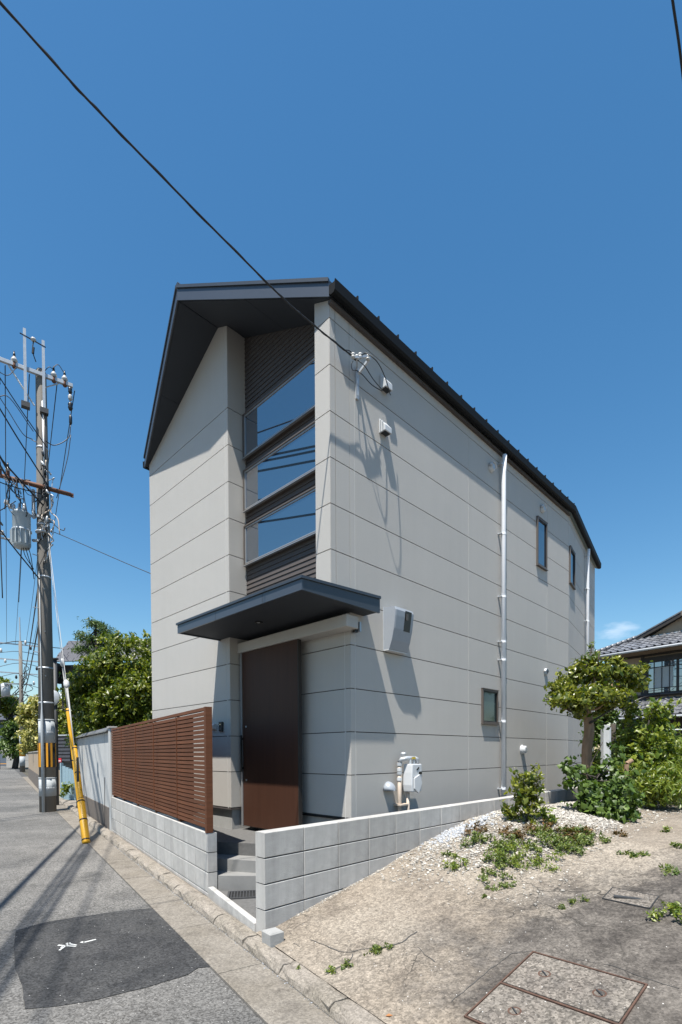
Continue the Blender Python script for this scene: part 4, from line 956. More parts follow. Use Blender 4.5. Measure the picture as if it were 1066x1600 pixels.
# transformer
tc_ = np.array([-.37, -.28, 0])
tr = MB().lathe(tc_, [(.0, 6.52), (.165, 6.53), (.195, 6.60), (.195, 7.32), (.21, 7.34), (.21, 7.37), (.14, 7.43), (.0, 7.45)], up, 20).build('transformer', 'trafo', pole, True)
for k_ in range(7):
    a = R(-170+k_*26); p = tc_+np.array([.200*math.cos(a), .200*math.sin(a), 0]); MB().obox(p+up*6.60, np.array([math.cos(a), math.sin(a), 0])*.045, np.array([-math.sin(a), math.cos(a), 0])*.018, up*.32).build('cooling_fin', 'trafo', tr)
MB().lathe(tc_, [(.20, 6.92), (.217, 6.93), (.217, 6.96), (.20, 6.97)], up, 20).build('tank_band', 'galv', tr, True)
for k_, (dx, dz) in enumerate(((-.12, .0), (0.02, .02), (.13, .0))): MB().lathe(tc_+np.array([dx, -.1, 7.40+dz]), [(.03, 0), (.045, .05), (.03, .07), (.04, .11), (.015, .16)], up, 10).build('bushing', 'galv', tr, True)
MB().box(-.20, .0, -.16, -.10, 6.75, 6.80).box(-.20, .0, -.16, -.10, 7.35, 7.40).build('transformer_bracket', 'galv', pole)
MB().box(-.16, -.10, -.21, -.15, 7.3, 8.0).build('mounting_channel', 'galv', pole)
MB().tube([(-.62, -.3, 6.72), (-.98, -.32, 6.80), (-1.35, -.35, 6.86)], .028, 8).build('side_arm', 'trafo', pole, True)
for x_, z_ in ((-.82, 6.84), (-.95, 6.86), (-.70, 7.58), (-.60, 7.48)): MB().lathe((x_, -.33, z_), [(.05, 0), (.06, .03), (.03, .05), (.05, .08), (0, .11)], up, 12).build('insulator', 'porcelain', pole, True)
for k_ in range(3): pc([(-.33+k_*.04, -.3, 6.62), (-.30+k_*.07, -.28, 6.35), (-.16, -.16, 6.05-k_*.12)], .010)
pc([(-.36, -.3, 6.62), (-.40, -.3, 6.0), (-.46, -.3, 5.2)], .008)
MB().lathe((.05, -.14, 6.95), [(.0, 0), (.15, 0), (.15, .03), (0, .03)], up, 18).build('steel_ring', 'galv', pole, True)

# cables from the pole
pa = lambda l, z, y=-.2: PB+AD*l+np.array([0, y, 0])+up*z
GL = 'power lines from the roadside pole'
back = np.array([.357, -.934, 0]); 
def span(name, p, dirv, L_, dz, sag, r_, label, group=GL):
    pts = []; 
    for k_ in np.linspace(0, 1, 9): pts.append(np.array(p)+np.array(dirv)*L_*k_+up*(dz*k_-4*sag*k_*(1-k_)))
    return cable(name, pts, r_, label, group, n=3, sides=5)
labs = ['third from the top']
for i, (l, z, r_, lab) in enumerate([(-.92, 10.28, .014, 'high-voltage line leaving the end of the steel crossarm toward the camera'), (-.47, 11.02, .012, 'high-voltage line leaving the left pin insulator of the steel crossarm'), (.36, 11.02, .012, 'high-voltage line leaving the inner right insulator of the steel crossarm'), (.60, 11.02, .012, 'high-voltage line leaving the outermost right insulator of the steel crossarm')]):
    if i: continue
    span('power_line', pa(l, z), back, 24, .3, .5, r_, 'black '+lab)
for i, (l, z, d_, lab) in enumerate([(-.78, 8.30, (.357, -.934, 0), 'from the outer insulator of the wooden arm'), (-.62, 8.30, (.357, -.934, 0), 'from the inner insulator of the wooden arm'), (-.55, 7.98, (.352, -.936, 0), 'hanging just under the wooden arm'), (-.72, 6.92, (.357, -.934, 0), 'from the lowest side arm beside the transformer'), (-.9, 7.5, (.36, -.93, 0), 'from the white insulator left of the transformer')]):
    span('power_line', pa(l, z, -.25), d_, 24, .2, .45, .024, 'black power line '+lab+', off the left edge')
for i, (x0, y0, z_, x1, y1, lab, r_) in enumerate([(74, 700, 8.9, -30, 545, 'highest of the slanting lines left of the pole', .012), (76, 760, 8.35, -30, 590, 'second slanting line left of the pole', .016), (68, 790, 8.0, -40, 668, 'thick third slanting line meeting the wooden arm', .020), (66, 772, 7.9, -40, 740, 'line running nearly level below the wooden arm', .012), (62, 905, 6.3, -40, 775, 'line slanting down past the transformer to the shaft', .016)]):
    a = D(x0, y0, 12.45); e = D(x1, y1, 10.9); d_ = e-a; cable('power_line', [a, a+d_*.5-up*.03, e, a+d_*3, a+d_*7+up*.1], r_, 'black '+lab, GL, n=4, sides=5)
cable('power_line', [D(80, 832, 12.62), D(96, 836, 12.5), (D(96, 836, 12.5)+LW(3, 4.06, 4.0))*.5-up*.10, LW(3, 4.06, 4.0)], .009, 'thin black wire from the roadside pole to the back of the house', GL, n=8)
cable('power_line', [D(0, 798, 12.3), D(25, 783, 12.4)], .010, 'short level wire end left of the transformer', GL, n=4)
# wires beyond the pole toward the next pole
P2 = np.array([-26.76, 41.99, 0])
for i, (l, z, z2, lab) in enumerate([(-.80, 10.9, 10.6, 'leftmost high wire'), (-.3, 10.9, 10.6, 'second high wire'), (.3, 10.9, 10.6, 'third high wire'), (.70, 10.9, 10.6, 'right-hand high wire'), (.05, 7.6, 7.2, 'bundled low cable'), (.0, 5.95, 6.0, 'lowest cable')]):
    a = pa(l, z, .1); e = P2+AD*l*1.2+up*z2; pts = [a+(e-a)*k_-up*(4*.55*k_*(1-k_)) for k_ in np.linspace(0, 1, 9)]
    cable('span_wire', pts, .012 if i < 4 else .024, 'black '+lab+' between the near and the far utility pole', 'wires between the two poles', n=3, sides=5)
# guy wires with yellow guards
def guy(base, top, cover, label):
    base, top = np.array(base, float), np.array(top, float); root = empty('guy_wire', base, 0, label, 'guy wire', 'guyed stays of the roadside pole'); d_ = top-base; L_ = np.linalg.norm(d_); u_ = d_/L_
    RelMB().tube([base-u_*.1, top], .006, 6).rel('strand', 'rope', root, True)
    z_ = 0
    for (a, b_, r_) in cover:
        RelMB().tube([base+u_*a, base+u_*(a+.02), base+u_*(b_-.02), base+u_*b_], [r_*.85, r_, r_, r_*.85], 14).rel('yellow_guard', 'yellow', root, True)
        for e in (a+.05, b_-.06, (a+b_)*.5): RelMB().tube([base+u_*e, base+u_*(e+.022)], r_+.004, 14).rel('black_strap', 'black', root, True)
    return root, u_, base
pg = PB+np.array([.16, -.16, 0])
b1 = G(135, 1318); b2 = G(126, 1272)
g1, u1, _ = guy(b1, PB+np.array([.17, -.1, 6.95]), [(0.0, .86, .062), (.80, 2.02, .045)], 'nearer guy wire with thick yellow guard standing on the gutter edge')
g2, u2, _ = guy(b2, PB+np.array([.12, -.1, 7.15]), [(0.02, 2.6, .046)], 'farther guy wire with thin yellow guard, partly behind the nearer one')
for rt, u_, bs, kk_ in ((g1, u1, b1, 3.62), (g2, u2, b2, 3.75)):
    c = bs+u_*kk_
    RelMB().tube([c-u_*.11, c-u_*.05, c+u_*.05, c+u_*.11], [.02, .055, .055, .02], 10).rel('strain_insulator', 'porcelain', rt, True)
    for dx in (-.014, .014): RelMB().tube([c-u_*1.3+np.array([dx*.3, 0, 0]), c-u_*.1+np.array([dx, 0, 0])], .007, 5).rel('wrapped_strand', 'rope', rt, True)
RelMB().box(b1[0]-.015+u1[0]*1.0, b1[0]+.02+u1[0]*1.0, b1[1]-.075+u1[1]*1.0, b1[1]-.058+u1[1]*1.0, .98, 1.40).rel('slot_cover', 'black', g1)

# far utility pole
p2 = empty('utility_pole', P2, 0, 'far smaller utility pole with white transformer down the street', 'utility pole')
MB().tube([(0, 0, -.1), (0, 0, 10.9)], [.20, .125], 14).build('shaft', 'pole', p2, True)
MB().lathe((0, 0, 0), [(.205, .5), (.2, 1.3)], up, 14).build('wrap_band', 'wrap', p2, True); MB().lathe((0, 0, 0), [(.2, 2.2), (.2, 3.1)], up, 14).build('wrap_band', 'wrap', p2, True)
MB().lathe((0, 0, 0), [(.202, 1.3), (.2, 2.2)], up, 14).build('warning_plate', 'orange', p2, True)
for z_, l0, l1 in ((10.6, -1.9, 1.7), (9.3, -2.2, 1.4), (8.2, -1.6, 1.2), (7.3, -1.2, .8)): MB().obox(AD*l0+up*z_, AD*(l1-l0), AN*.09, up*.09).build('crossarm', 'galv', p2)
MB().tube([(0, 0, 10.8), (0, -.05, 12.9)], .05, 6).build('top_rod', 'galv', p2)
MB().lathe((-1.1, -.3, 6.3), [(0, 0), (.32, 0), (.34, 1.0), (.2, 1.1), (0, 1.12)], up, 14).build('transformer', 'white', p2, True)
for i in range(10):
    z_ = 10.7-i*.42; MB().lathe(AD*rng.uniform(-1.6, 1.4)+up*z_, [(.05, 0), (.1, .1), (.06, .3), (0, .34)], up, 8).build('insulator', ['porcelain', 'black'][i % 2], p2, True)
for i in range(14):
    a = np.array([rng.normal(.15, .3), -.1, 9.5-rng.random()*3.5]); pts = [a, a+np.array([rng.normal(0, .4), 0, -.5]), a+np.array([rng.normal(0, .5), 0, -.7-rng.random()])]
    MB().tube(spline(pts, 4), .03, 5).build('spliced_lead', 'cable', p2, True)
for i, (y_, lab) in enumerate([(1002, 'thick uppermost'), (1018, 'second'), (1036, 'third'), (1052, 'fourth'), (1068, 'fifth, sagging'), (1085, 'lowest, thick')]):
    a = D(-60, y_+rng.normal(0, 3), 40); e = P2+up*(D(35, y_, 42)[2]); f_ = D(130, y_+12+i*2, 47)
    cable('street_wire', [a, (a+e)/2-up*.3, e, (e+f_)/2-up*.2, f_], .035 if i in (0, 5) else .022, lab+' black wire crossing the street at the far pole', 'wires crossing at the far pole', n=4, sides=5)
# dark slim post with convex mirror just behind the near pole
q = D(88, 1176, 14.2); dp = empty('mirror_post', (q[0], q[1], 0), 0, 'dark slim steel post with round traffic mirror behind the near utility pole', 'mirror post')
MB().tube([(0, 0, 0), (0, 0, 4.12)], .055, 12).build('post', 'iron', dp, True); MB().lathe((0, 0, 4.12), [(.055, 0), (.10, .02), (.10, .05), (0, .06)], up, 12).build('cap', 'iron', dp)
MB().lathe((-.09, -.06, 3.05), [(0, -.05), (.16, -.03), (.23, .0), (.25, .01), (.25, .03), (.22, .05), (0, .06)], (.35, -.93, .1), 20).build('mirror', 'galv', dp, True)

# ================================================================== BACKGROUND LEFT
bw0, bw1 = np.array([-12.2, 20.2]), np.array([-19.5, 31.2]); d_ = bw1-bw0; L_ = np.linalg.norm(d_); d_ /= L_
o = empty('garden_wall', (*bw0, 0), math.atan2(d_[1], d_[0]), 'beige garden wall on a brown block footing down the street, behind the near pole', 'garden wall')
MB().box(0, L_, -.15, 0, .62, 1.56).build('wall', 'beige', o); MB().box(-.02, L_, -.17, .02, -.05, .62).build('footing', 'brownbase', o); MB().box(-.03, L_, -.18, .03, 1.561, 1.60).build('cap', 'greywall', o)
g = G(21, 1199); o = empty('garden_wall', g, R(4), 'grey panel wall at the far end of the street beside the blue-grey house', 'garden wall')
for i in range(3): MB().box(-.75+i*1.0, .24+i*1.0, 0, .12, 0, .78).build('panel', 'greywall', o); MB().box(-.75+i*1.0, .24+i*1.0, 0.01, .13, .80, 1.6).build('panel', 'greywall', o)
# far blue-grey house
g = G(12, 1197); fh = empty('house', g, R(0), 'far blue-grey house with a tiled roof at the left edge', 'house')
YY = g[1]; tp = D(0, 1127, YY)[2]
MB().box(-8, 0, 0, 8, -.1, tp).build('wall', 'bluewall', fh)
MB().loft([[(-8.6, -.6, tp), (.6, -.6, tp), (.6, 8.6, tp), (-8.6, 8.6, tp)], [(-8.7, -.7, tp+.15), (.7, -.7, tp+.15), (.7, 8.7, tp+.15), (-8.7, 8.7, tp+.15)], [(-6, 4, tp+1.6), (-3, 4, tp+1.6), (-3, 4.1, tp+1.6), (-6, 4.1, tp+1.6)]]).build('roof', 'tile_dark', fh)
wn = MB().box(-1.2, -.9, -.05, 0, 2.9, 3.3).build('window', 'alu', fh); MB().box(-1.17, -.93, -.06, -.051, 2.93, 3.27).build('pane', 'glass', wn)
MB().prism([(-1.4, -.02, 2.2), (-.05, -.02, 2.2), (-.05, -.02, .9)], (0, .01, 0)).build('triangle_sign', 'greywall', fh)  # pale triangular sign on the far house wall, its own colour
o = MB().box(-.8, .8, -.06, .06, .38, .44).box(-.8, -.72, -.05, .05, 0, .38).box(.72, .8, -.05, .05, 0, .38).build('bench_rail', 'orange'); o.location = G(3, 1199); tag(o, 'low orange wooden rail in front of the far blue-grey house', 'rail')
# small far blue building behind the mirror post
q = D(96, 1176, 34); o = empty('building', (q[0], q[1], 0), R(-3), 'blue-grey metal clad building with pale roof between the pole and the camphor tree', 'building')
zt = D(96, 1093, 34)[2]; MB().box(-.9, 2.2, 0, 5, 0, zt).build('wall', 'bluewall', o); MB().prism([(-1.1, -.2, zt), (2.4, -.2, zt), (2.4, 2.5, zt+.9), (-1.1, 2.5, zt+.9)], (0, 0, .08)).build('roof', 'white', o)
for i in range(5): MB().box(-.9, 2.2, -.012, 0, zt-1.4+i*.28, zt-1.4+i*.28+.02).build('cladding_seam', 'iron', o)
# house with shingled upper roof
a = D(102, 1000, 23); o = empty('house', (a[0], a[1], 0), R(-4), 'dark house with steep grey shingled roof and timber gable behind the camphor tree', 'house')
z1 = a[2]; z0 = D(102, 1040, 23)[2]; zb_ = D(102, 1071, 23)[2]
rf = MB().prism([(-.02, -.9, z0), (4.2, -.9, z0), (4.2, .3, z1), (-.02, .3, z1)], (0, .12, .03)).build('roof', 'tile_dark', o)
for r_ in range(7):
    for c_ in range(9):
        u0 = r_/7; MB().obox((-.01+c_*.46+(r_ % 2)*.1, -.905+1.2*u0, z0+(z1-z0)*u0+.012), (.44, 0, 0), (0, 1.2/7*.98, (z1-z0)/7*.98), (0, -.022, .012)).build('shingle', 'tile_dark', rf)
MB().box(.05, 4.1, -.4, 4, 0, z0-.05).build('wall', 'darkwood', o); MB().box(-.0, .12, -.82, -.45, zb_, z0-.02).build('timber_gable', 'darkwood', o)
for i in range(6): MB().box(-.008, -.0, -.80+i*.06, -.75+i*.06, zb_, z0-.02).build('gable_board', 'brownbase', o)
# dark slatted panel with red notice, blue sheet, pink post
q = D(91, 1200, 19.2); sp_ = empty('slatted_gate', (q[0], q[1], 0), R(-20), 'dark weathered slatted gate with a small red notice beyond the pole', 'gate')
z1 = D(91, 1150, 19.2)[2]; z0 = D(91, 1190, 19.2)[2]
MB().box(0, .62, .02, .06, z0, z1).build('backing', 'darkwood', sp_)
for i in range(7): MB().box(.0, .62, -.01, .018, z0+.02+i*(z1-z0-.05)/7, z0+.02+i*(z1-z0-.05)/7+.09).build('slat', 'tile_dark', sp_)
MB().box(-.02, .64, -.012, .07, z1, z1+.05).box(-.02, .0, -.012, .07, 0, z1).build('frame', 'galv', sp_)
MB().box(.04, .20, -.03, -.013, z0-.02, z0+.13).build('notice', 'red', sp_); MB().box(.06, .18, -.034, -.031, z0+.01, z0+.05).build('notice_text_band', 'paint', sp_)
MB().box(.0, .62, .05, .12, 0, z0-.03).build('dark_infill', 'black', sp_)
q = G(98, 1250); sh = empty('sheet_fence', q, R(-30), 'weathered blue sheet metal fence piece between pole and plaster wall', 'fence')
for i in range(4): MB().box(i*.17, i*.17+.165, 0, .03+.012*(i % 2), 0, 1.08-.04*i).build('sheet', 'bluesheet', sh)
MB().box(-.07, -.005, -.03, .05, 0, 1.18).build('blue_post', 'bluesheet', sh)
q = G(93, 1247); o = MB().box(-.06, .06, -.05, .05, 0, .92).build('stone_post', 'beige', bevel=.01); o.location = q; tag(o, 'short pinkish stone post left of the blue sheet fence', 'post')
q = G(29.5, 1197); o = MB().tube([(0, 0, 0), (0, 0, 3.9)], .12, 8).tube([(.35, 0, 0), (.35, 0, 2.6)], .06, 8).build('blue_pipe_pair', 'bluesheet'); o.location = q; tag(o, 'pair of pale blue pipes standing by the far utility pole', 'pipe')

# ================================================================== NEIGHBOUR'S TILED HOUSE (right)
NF = np.array([-.605, .796]); NF /= np.linalg.norm(NF); NX = np.array([NF[1], -NF[0]]); Q0 = np.array([12.6, 18.5])
nh = empty('house', (*Q0, 0), math.atan2(NX[1], NX[0]), 'old Japanese house with grey tiled roofs, beige plaster and dark timber behind the bushes', 'house')
# local x = away from the camera, local y = to the left
MB().box(0, 8, -6, 2.35, 2.9, 5.35).build('upper_wall', 'beige', nh); MB().box(.02, 8, -6, 2.3, .3, 2.9).build('lower_wall', 'darkwood', nh)
for (y0, y1, z0, z1) in ((2.25, 2.37, 2.9, 5.35), (-6, 2.36, 5.12, 5.2), (-6, 2.36, 3.55, 3.64)): MB().box(-.03, -.001, y0, y1, z0, z1).build('timber_beam', 'darkwood', nh)
MB().box(-.035, -.001, 1.28, 1.40, 3.65, 5.11).build('timber_post', 'darkwood', nh)
# tile roof builder
tm = MB(); prof = [(i/8, .022*math.cos(2*math.pi*(i/8)*1.0)+.012*math.cos(4*math.pi*i/8)) for i in range(9)]
TW, TL_ = .26, .27
rings = [[(0, y*TW, h) for y, h in prof]+[(0, y*TW, h-.016) for y, h in prof[::-1]], [(TL_, y*TW, h-.006) for y, h in prof]+[(TL_, y*TW, h-.022) for y, h in prof[::-1]]]
tm.loft(rings); tme = bpy.data.meshes.new('tile'); tme.from_pydata([tuple(map(float, p)) for p in tm.v], [], tm.f); tme.materials.append(M['tile']); tme.update()
def tile_roof(par, x0, z0, x1, z1, ya, yb, hip=0., hipr=0):
    run = math.hypot(x1-x0, z1-z0); n_ = int(run/.235); ang = math.atan2(z1-z0, x1-x0)
    for r_ in range(n_):
        k_ = r_/n_; xa = x0+(x1-x0)*k_; za = z0+(z1-z0)*k_; yl = yb-hip*k_; c = 0; y_ = ya
        while y_ < yl-.1:
            ob = link('roof_tile', tme, par); ob.location = (xa, y_, za+.035); ob.rotation_euler = (rng.normal(0, .012), -ang+.06+rng.normal(0, .010), 0); y_ += TW
dk = MB().add([(-.72, -6, 5.28), (-.72, 3.05, 5.28), (1.0, 1.95, 6.02), (1.0, -6, 6.02), (-.72, -6, 5.34), (-.72, 3.05, 5.34), (1.0, 1.95, 6.08), (1.0, -6, 6.08)], [(0, 1, 2, 3), (7, 6, 5, 4), (0, 4, 5, 1), (1, 5, 6, 2), (2, 6, 7, 3), (3, 7, 4, 0)]).build('eave_roof', 'tile_dark', nh)
tile_roof(dk, -.72, 5.34, 1.0, 6.08, -2.2, 3.05, 1.1)
hs_ = MB().add([(-.72, 3.05, 5.28), (8, 3.05, 5.28), (7, 1.95, 6.02), (1.0, 1.95, 6.02), (-.72, 3.05, 5.36), (8, 3.05, 5.36), (7, 1.95, 6.12), (1.0, 1.95, 6.12)], [(0, 1, 2, 3), (7, 6, 5, 4), (0, 4, 5, 1), (1, 5, 6, 2), (2, 6, 7, 3), (3, 7, 4, 0)]).build('side_roof', 'tile', nh)
for i in range(9):
    k_ = i/9; MB().lathe((-.74+1.72*k_, 3.05-1.1*k_, 5.42+.74*k_), [(.055, 0), (.07, .01), (.07, .20), (.055, .21)], (1.72, -1.1, .74), 8).build('hip_tile', 'tile', hs_, True)
MB().lathe((-.80, 3.10, 5.42), [(0, -.02), (.09, -.01), (.09, .04), (0, .05)], (1.72, -1.1, .5), 12).build('hip_end_tile', 'black', hs_, True)
MB().tube([(-.76, -6, 5.27), (-.76, 3.0, 5.27)], .045, 8).build('eave_gutter', 'white', nh, True)
# gable above the skirt roof
MB().prism([(1.02, 1.6, 6.02), (1.02, -1.9, 6.02), (1.02, -.15, 6.88)], (.1, 0, 0)).build('gable_wall', 'beige', nh)
for sg, ye in ((1, 1.98), (-1, -2.28)):
    yc = -.15; mb = MB(); mb.prism([(.80, ye, 6.00), (.80, yc, 6.88), (.80, yc, 6.95), (.80, ye, 6.07)], (6.1, 0, 0)); rf = mb.build('gable_roof', 'tile_dark', nh)
    for i in range(9):
        k_ = i/9; MB().obox((.76, ye+(yc-ye)*k_, 6.075+(.88)*k_), (.26, 0, 0), (0, (yc-ye)/9*.96, .88/9*.96), (0, 0, .05)).build('verge_tile', 'tile', rf)
        for c_ in range(6): MB().obox((1.04+c_*.42, ye+(yc-ye)*k_, 6.075+(.88)*k_), (.40, 0, 0), (0, (yc-ye)/9*.97, .88/9*.97), (0, 0, .03+.012*(c_ % 2))).build('roof_tile', 'tile', rf)
    MB().prism([(.78, ye-.05*sg, 5.94), (.78, yc, 6.80), (.78, yc, 6.90), (.78, ye-.05*sg, 6.03)], (.04, 0, 0)).build('bargeboard', 'darkwood', nh)
MB().box(.42, .75, -.40, .10, 7.02, 7.22).box(.44, .74, -.34, .04, 7.22, 7.34).box(.40, 6.9, -.26, -.04, 7.0, 7.16).build('ridge_ornament', 'tile', nh, bevel=.02)
MB().box(.70, 1.0, -.6, .3, 6.62, 6.78).build('gable_beam', 'brownbase', nh)
MB().box(.95, 1.0, -1.9, 1.6, 6.02, 6.09).build('gable_sill_beam', 'galv', nh)
# window with lattice
wn = MB(); y1w, y0w, z0w, z1w = 1.28, -.9, 3.70, 4.86
wn.box(-.07, -.002, y0w, y1w, z1w, z1w+.20).box(-.07, -.002, y0w, y1w, z0w-.16, z0w).box(-.07, -.002, y1w-.14, y1w, z0w, z1w).box(-.07, -.002, y0w, y0w+.14, z0w, z1w).box(-.065, -.002, .10, .17, z0w, z1w)
wn = wn.build('window', 'darkwood', nh)
MB().box(-.020, -.004, .17, y1w-.14, z0w, z1w).build('pane', 'glass', wn); MB().box(-.020, -.004, y0w+.14, .10, z0w, z1w).build('pane', 'glass', wn)
MB().box(-.024, -.0205, .30, .92, z0w+.18, z1w-.22).build('curtain', 'curtain', wn)
for y_ in (.66, .93, .40, -.2, -.5): MB().box(-.045, -.021 if y_ < .2 else -.0245, y_-.012, y_+.012, z0w, z1w).build('muntin', 'darkwood', wn)
for z_ in (z0w+.16, z1w-.20): MB().box(-.046, -.0255, y0w+.14, y1w-.14, z_-.012, z_+.012).build('muntin', 'darkwood', wn)
# lower skirt roof
lk_ = MB().add([(-1.05, -6, 2.72), (-1.05, 2.9, 2.72), (-.0, 2.5, 3.42), (-.0, -6, 3.42), (-1.05, -6, 2.78), (-1.05, 2.9, 2.78), (0, 2.5, 3.48), (0, -6, 3.48)], [(0, 1, 2, 3), (7, 6, 5, 4), (0, 4, 5, 1), (1, 5, 6, 2), (2, 6, 7, 3), (3, 7, 4, 0)]).build('lower_roof', 'tile_dark', nh)
tile_roof(lk_, -1.05, 2.78, 0, 3.48, -1.6, 2.9, .4)
MB().tube([(-1.10, -6, 2.70), (-1.10, 2.9, 2.70)], .04, 8).build('lower_gutter', 'white', nh, True)
MB().tube([(-.12, -2, 3.60), (-.12, 1.9, 3.62)], .03, 6).build('pipe_run', 'iron', nh)
MB().tube(spline([(-.14, .7, 3.62), (-.25, 1.3, 3.5), (-.8, 1.75, 3.1)], 5), .035, 6).build('drain_hose', 'black', nh, True)
MB().tube([(-1.0, -2.2, 2.2), (-1.0, 1.0, 2.22)], .03, 6).build('hand_rail', 'white', nh)
MB().box(-.02, -.001, -.9, -.2, 1.5, 2.0).build('notice_board', 'greywall', nh)

# ================================================================== VEGETATION
def leaves(blobs, n, size, up_bias=.35, shell=.55, seed=0, aspect=.5, zmin=None):
    """leaf-shaped faces scattered through ellipsoid clumps (cx,cy,cz,rx,ry,rz)"""
    r = np.random.default_rng(seed); B = np.array(blobs, float); vol = (B[:, 3]*B[:, 4]*B[:, 5])**.75; 
    nt_ = max(6, n//11); pick = r.choice(len(B), nt_, p=vol/vol.sum())
    ud = r.normal(size=(nt_, 3)); ud[:, 2] += .35; ud /= np.linalg.norm(ud, axis=1)[:, None]
    tl = (.72+.50*r.random(nt_))*(1+.35*(r.random(nt_) < .12)); st_ = r.normal(0, .22, (nt_, 3))
    tw = r.integers(0, nt_, n); k = shell*.8+(1.02-shell*.8)*r.random(n)**.75
    Bp = B[pick[tw]]; rel = ud[tw]*(tl[tw]*k)[:, None]+st_[tw]*(1-.5*k)[:, None]; rel[:, 2] -= .10*k*k
    c = Bp[:, :3]+Bp[:, 3:6]*rel+r.normal(0, 1, (n, 3))*size*.42
    u = rel/(np.linalg.norm(rel, axis=1)[:, None]+1e-6)
    if zmin is not None: c[:, 2] = np.maximum(c[:, 2], zmin+r.random(n)*.05)
    nrm = u*.6+r.normal(size=(n, 3))*.6+np.array([0, 0, up_bias]); nrm /= np.linalg.norm(nrm, axis=1)[:, None]
    t = np.cross(nrm, r.normal(size=(n, 3))); t /= np.linalg.norm(t, axis=1)[:, None]; t[:, 2] -= .25; s = np.cross(nrm, t)
    L_ = size*(.45+1.05*r.random(n))[:, None]; W_ = L_*aspect
    v = np.empty((n, 5, 3)); v[:, 0] = c-t*L_*.5; v[:, 1] = c+s*W_*.5-nrm*W_*.12; v[:, 2] = c+t*L_*.5-nrm*L_*.12; v[:, 3] = c-s*W_*.5-nrm*W_*.12; v[:, 4] = c+t*L_*.05+nrm*W_*.06
    V = v.reshape(-1, 3); base = np.arange(n)[:, None]*5; F = np.concatenate([base+np.array([0, 1, 4]), base+np.array([1, 2, 4]), base+np.array([2, 3, 4]), base+np.array([3, 0, 4])], 0)
    return V, F
def leaf_obj(name, VF, mat, root, extra=None):
    V, F = VF; V = V-np.array(root.location); me = bpy.data.meshes.new(name)
    me.vertices.add(len(V)); me.vertices.foreach_set('co', V.ravel().astype('f')); nf = len(F)
    me.loops.add(nf*3); me.loops.foreach_set('vertex_index', F.ravel().astype('i')); me.polygons.add(nf); me.polygons.foreach_set('loop_start', (np.arange(nf)*3).astype('i')); me.polygons.foreach_set('loop_total', np.full(nf, 3, 'i'))
    me.materials.append(M[mat]); me.update(calc_edges=True); me.validate()
    return link(name, me, root)
def clumps(c, rad, n, seed, rr=(.25, .42), flat=.8, squash=1):
    r = np.random.default_rng(seed); out = []
    for i in range(n):
        u = r.normal(size=3); u /= np.linalg.norm(u); k = .35+.5*r.random()**.5; q = np.array(c)+u*np.array(rad)*k; s = r.uniform(*rr)*min(rad)
        out.append((*q, s*1.15, s*1.15, s*flat))
    return out
def twigs(root, base, blobs, r0, mat, name='branch', wig=.08):
    for b_ in blobs:
        e = np.array(b_[:3]); a = np.array(base); m_ = (a+e)/2+rng.normal(0, wig, 3)
        RelMB().tube(spline([a, m_, e], 4), list(np.linspace(r0, r0*.3, 9)), 5).rel(name, mat, root, True)
def plant(name, label, cat, base, blobs, n, size, mat, seed, trunk=None, bark='bark', shell=.5, aspect=.5, group=None, br=None, r0=.02, zmin=None, tname='stem'):
    root = empty(name, base, 0, label, cat, group)
    leaf_obj('crown' if cat == 'tree' else 'foliage', leaves(blobs, n, size, shell=shell, seed=seed, aspect=aspect, zmin=zmin), mat, root)
    if trunk:
        pts, rads = trunk; RelMB().tube(spline(pts, 5), list(np.interp(np.linspace(0, 1, (len(pts)-1)*5+1), np.linspace(0, 1, len(rads)), rads)), 10).rel('trunk' if cat == 'tree' else tname, bark, root, True)
        if br: twigs(root, pts[-1], blobs[:br], r0, bark)
    return root
# camphor tree behind the plaster wall
cb = clumps((-5.9, 14.2, 3.15), (2.0, 1.4, 1.35), 70, 3, (.20, .34)); cb += [(-7.3, 13.9, 2.9, .35, .4, .35), (-6.8, 13.7, 2.6, .5, .4, .5), (-6.9, 13.6, 1.95, .5, .4, .35), (-6.2, 13.2, 2.7, .6, .4, .5), (-5.4, 13.1, 3.1, .6, .4, .5), (-4.9, 13.1, 2.2, .5, .4, .5)]; cb += [(-7.15, 14.1, 2.35, .55, .5, .45), (-7.0, 14, 3.3, .45, .4, .35), (-6.0, 13.6, 4.45, .5, .5, .28), (-5.2, 13.6, 4.35, .5, .5, .35), (-4.7, 13.4, 3.9, .5, .5, .5), (-4.6, 13.4, 2.8, .6, .5, .5), (-6.4, 13.4, 2.0, .6, .4, .35), (-5.3, 13.3, 2.0, .6, .4, .35)]
plant('camphor_tree', 'large glossy green broadleaf tree between the plaster wall and the house', 'tree', (-5.9, 14.3, 0), cb, 46000, .10, 'leaf_camphor', 4, ([(-5.9, 14.3, 0), (-5.95, 14.3, 1.2), (-5.8, 14.3, 2.4)], [.20, .16, .12]), 'bark_dark', .35, .55, br=18, r0=.06)
q = D(150, 1000, 19); pb = [(*(q+np.array([dx, dy, dz])), .42, .42, .16) for dx, dy, dz in ((-.35, 0, .1), (.3, .1, .35), (0, 0, .55), (-.1, .2, -.15), (.45, 0, 0), (-.45, 0, -.35), (.2, 0, -.5), (.0, 0, -.8), (.6, .0, -.4))]
plant('pine_tree', 'dark pine showing its top above the camphor tree', 'tree', (q[0], q[1], 0), pb, 5000, .13, 'leaf_dark', 8, ([(q[0], q[1], 0), (q[0]+.1, q[1], 3), (q[0], q[1], q[2]+.4)], [.15, .1, .04]), 'bark_dark', .2, .22, br=9, r0=.03)
q = D(66, 1125, 25); yb = clumps(q, (1.05, 1.0, 1.25), 20, 14, (.28, .42)); yb += [(*(D(94, 1105, 24.5)), .30, .3, .3), (*(D(88, 1128, 24.5)), .35, .3, .5)]
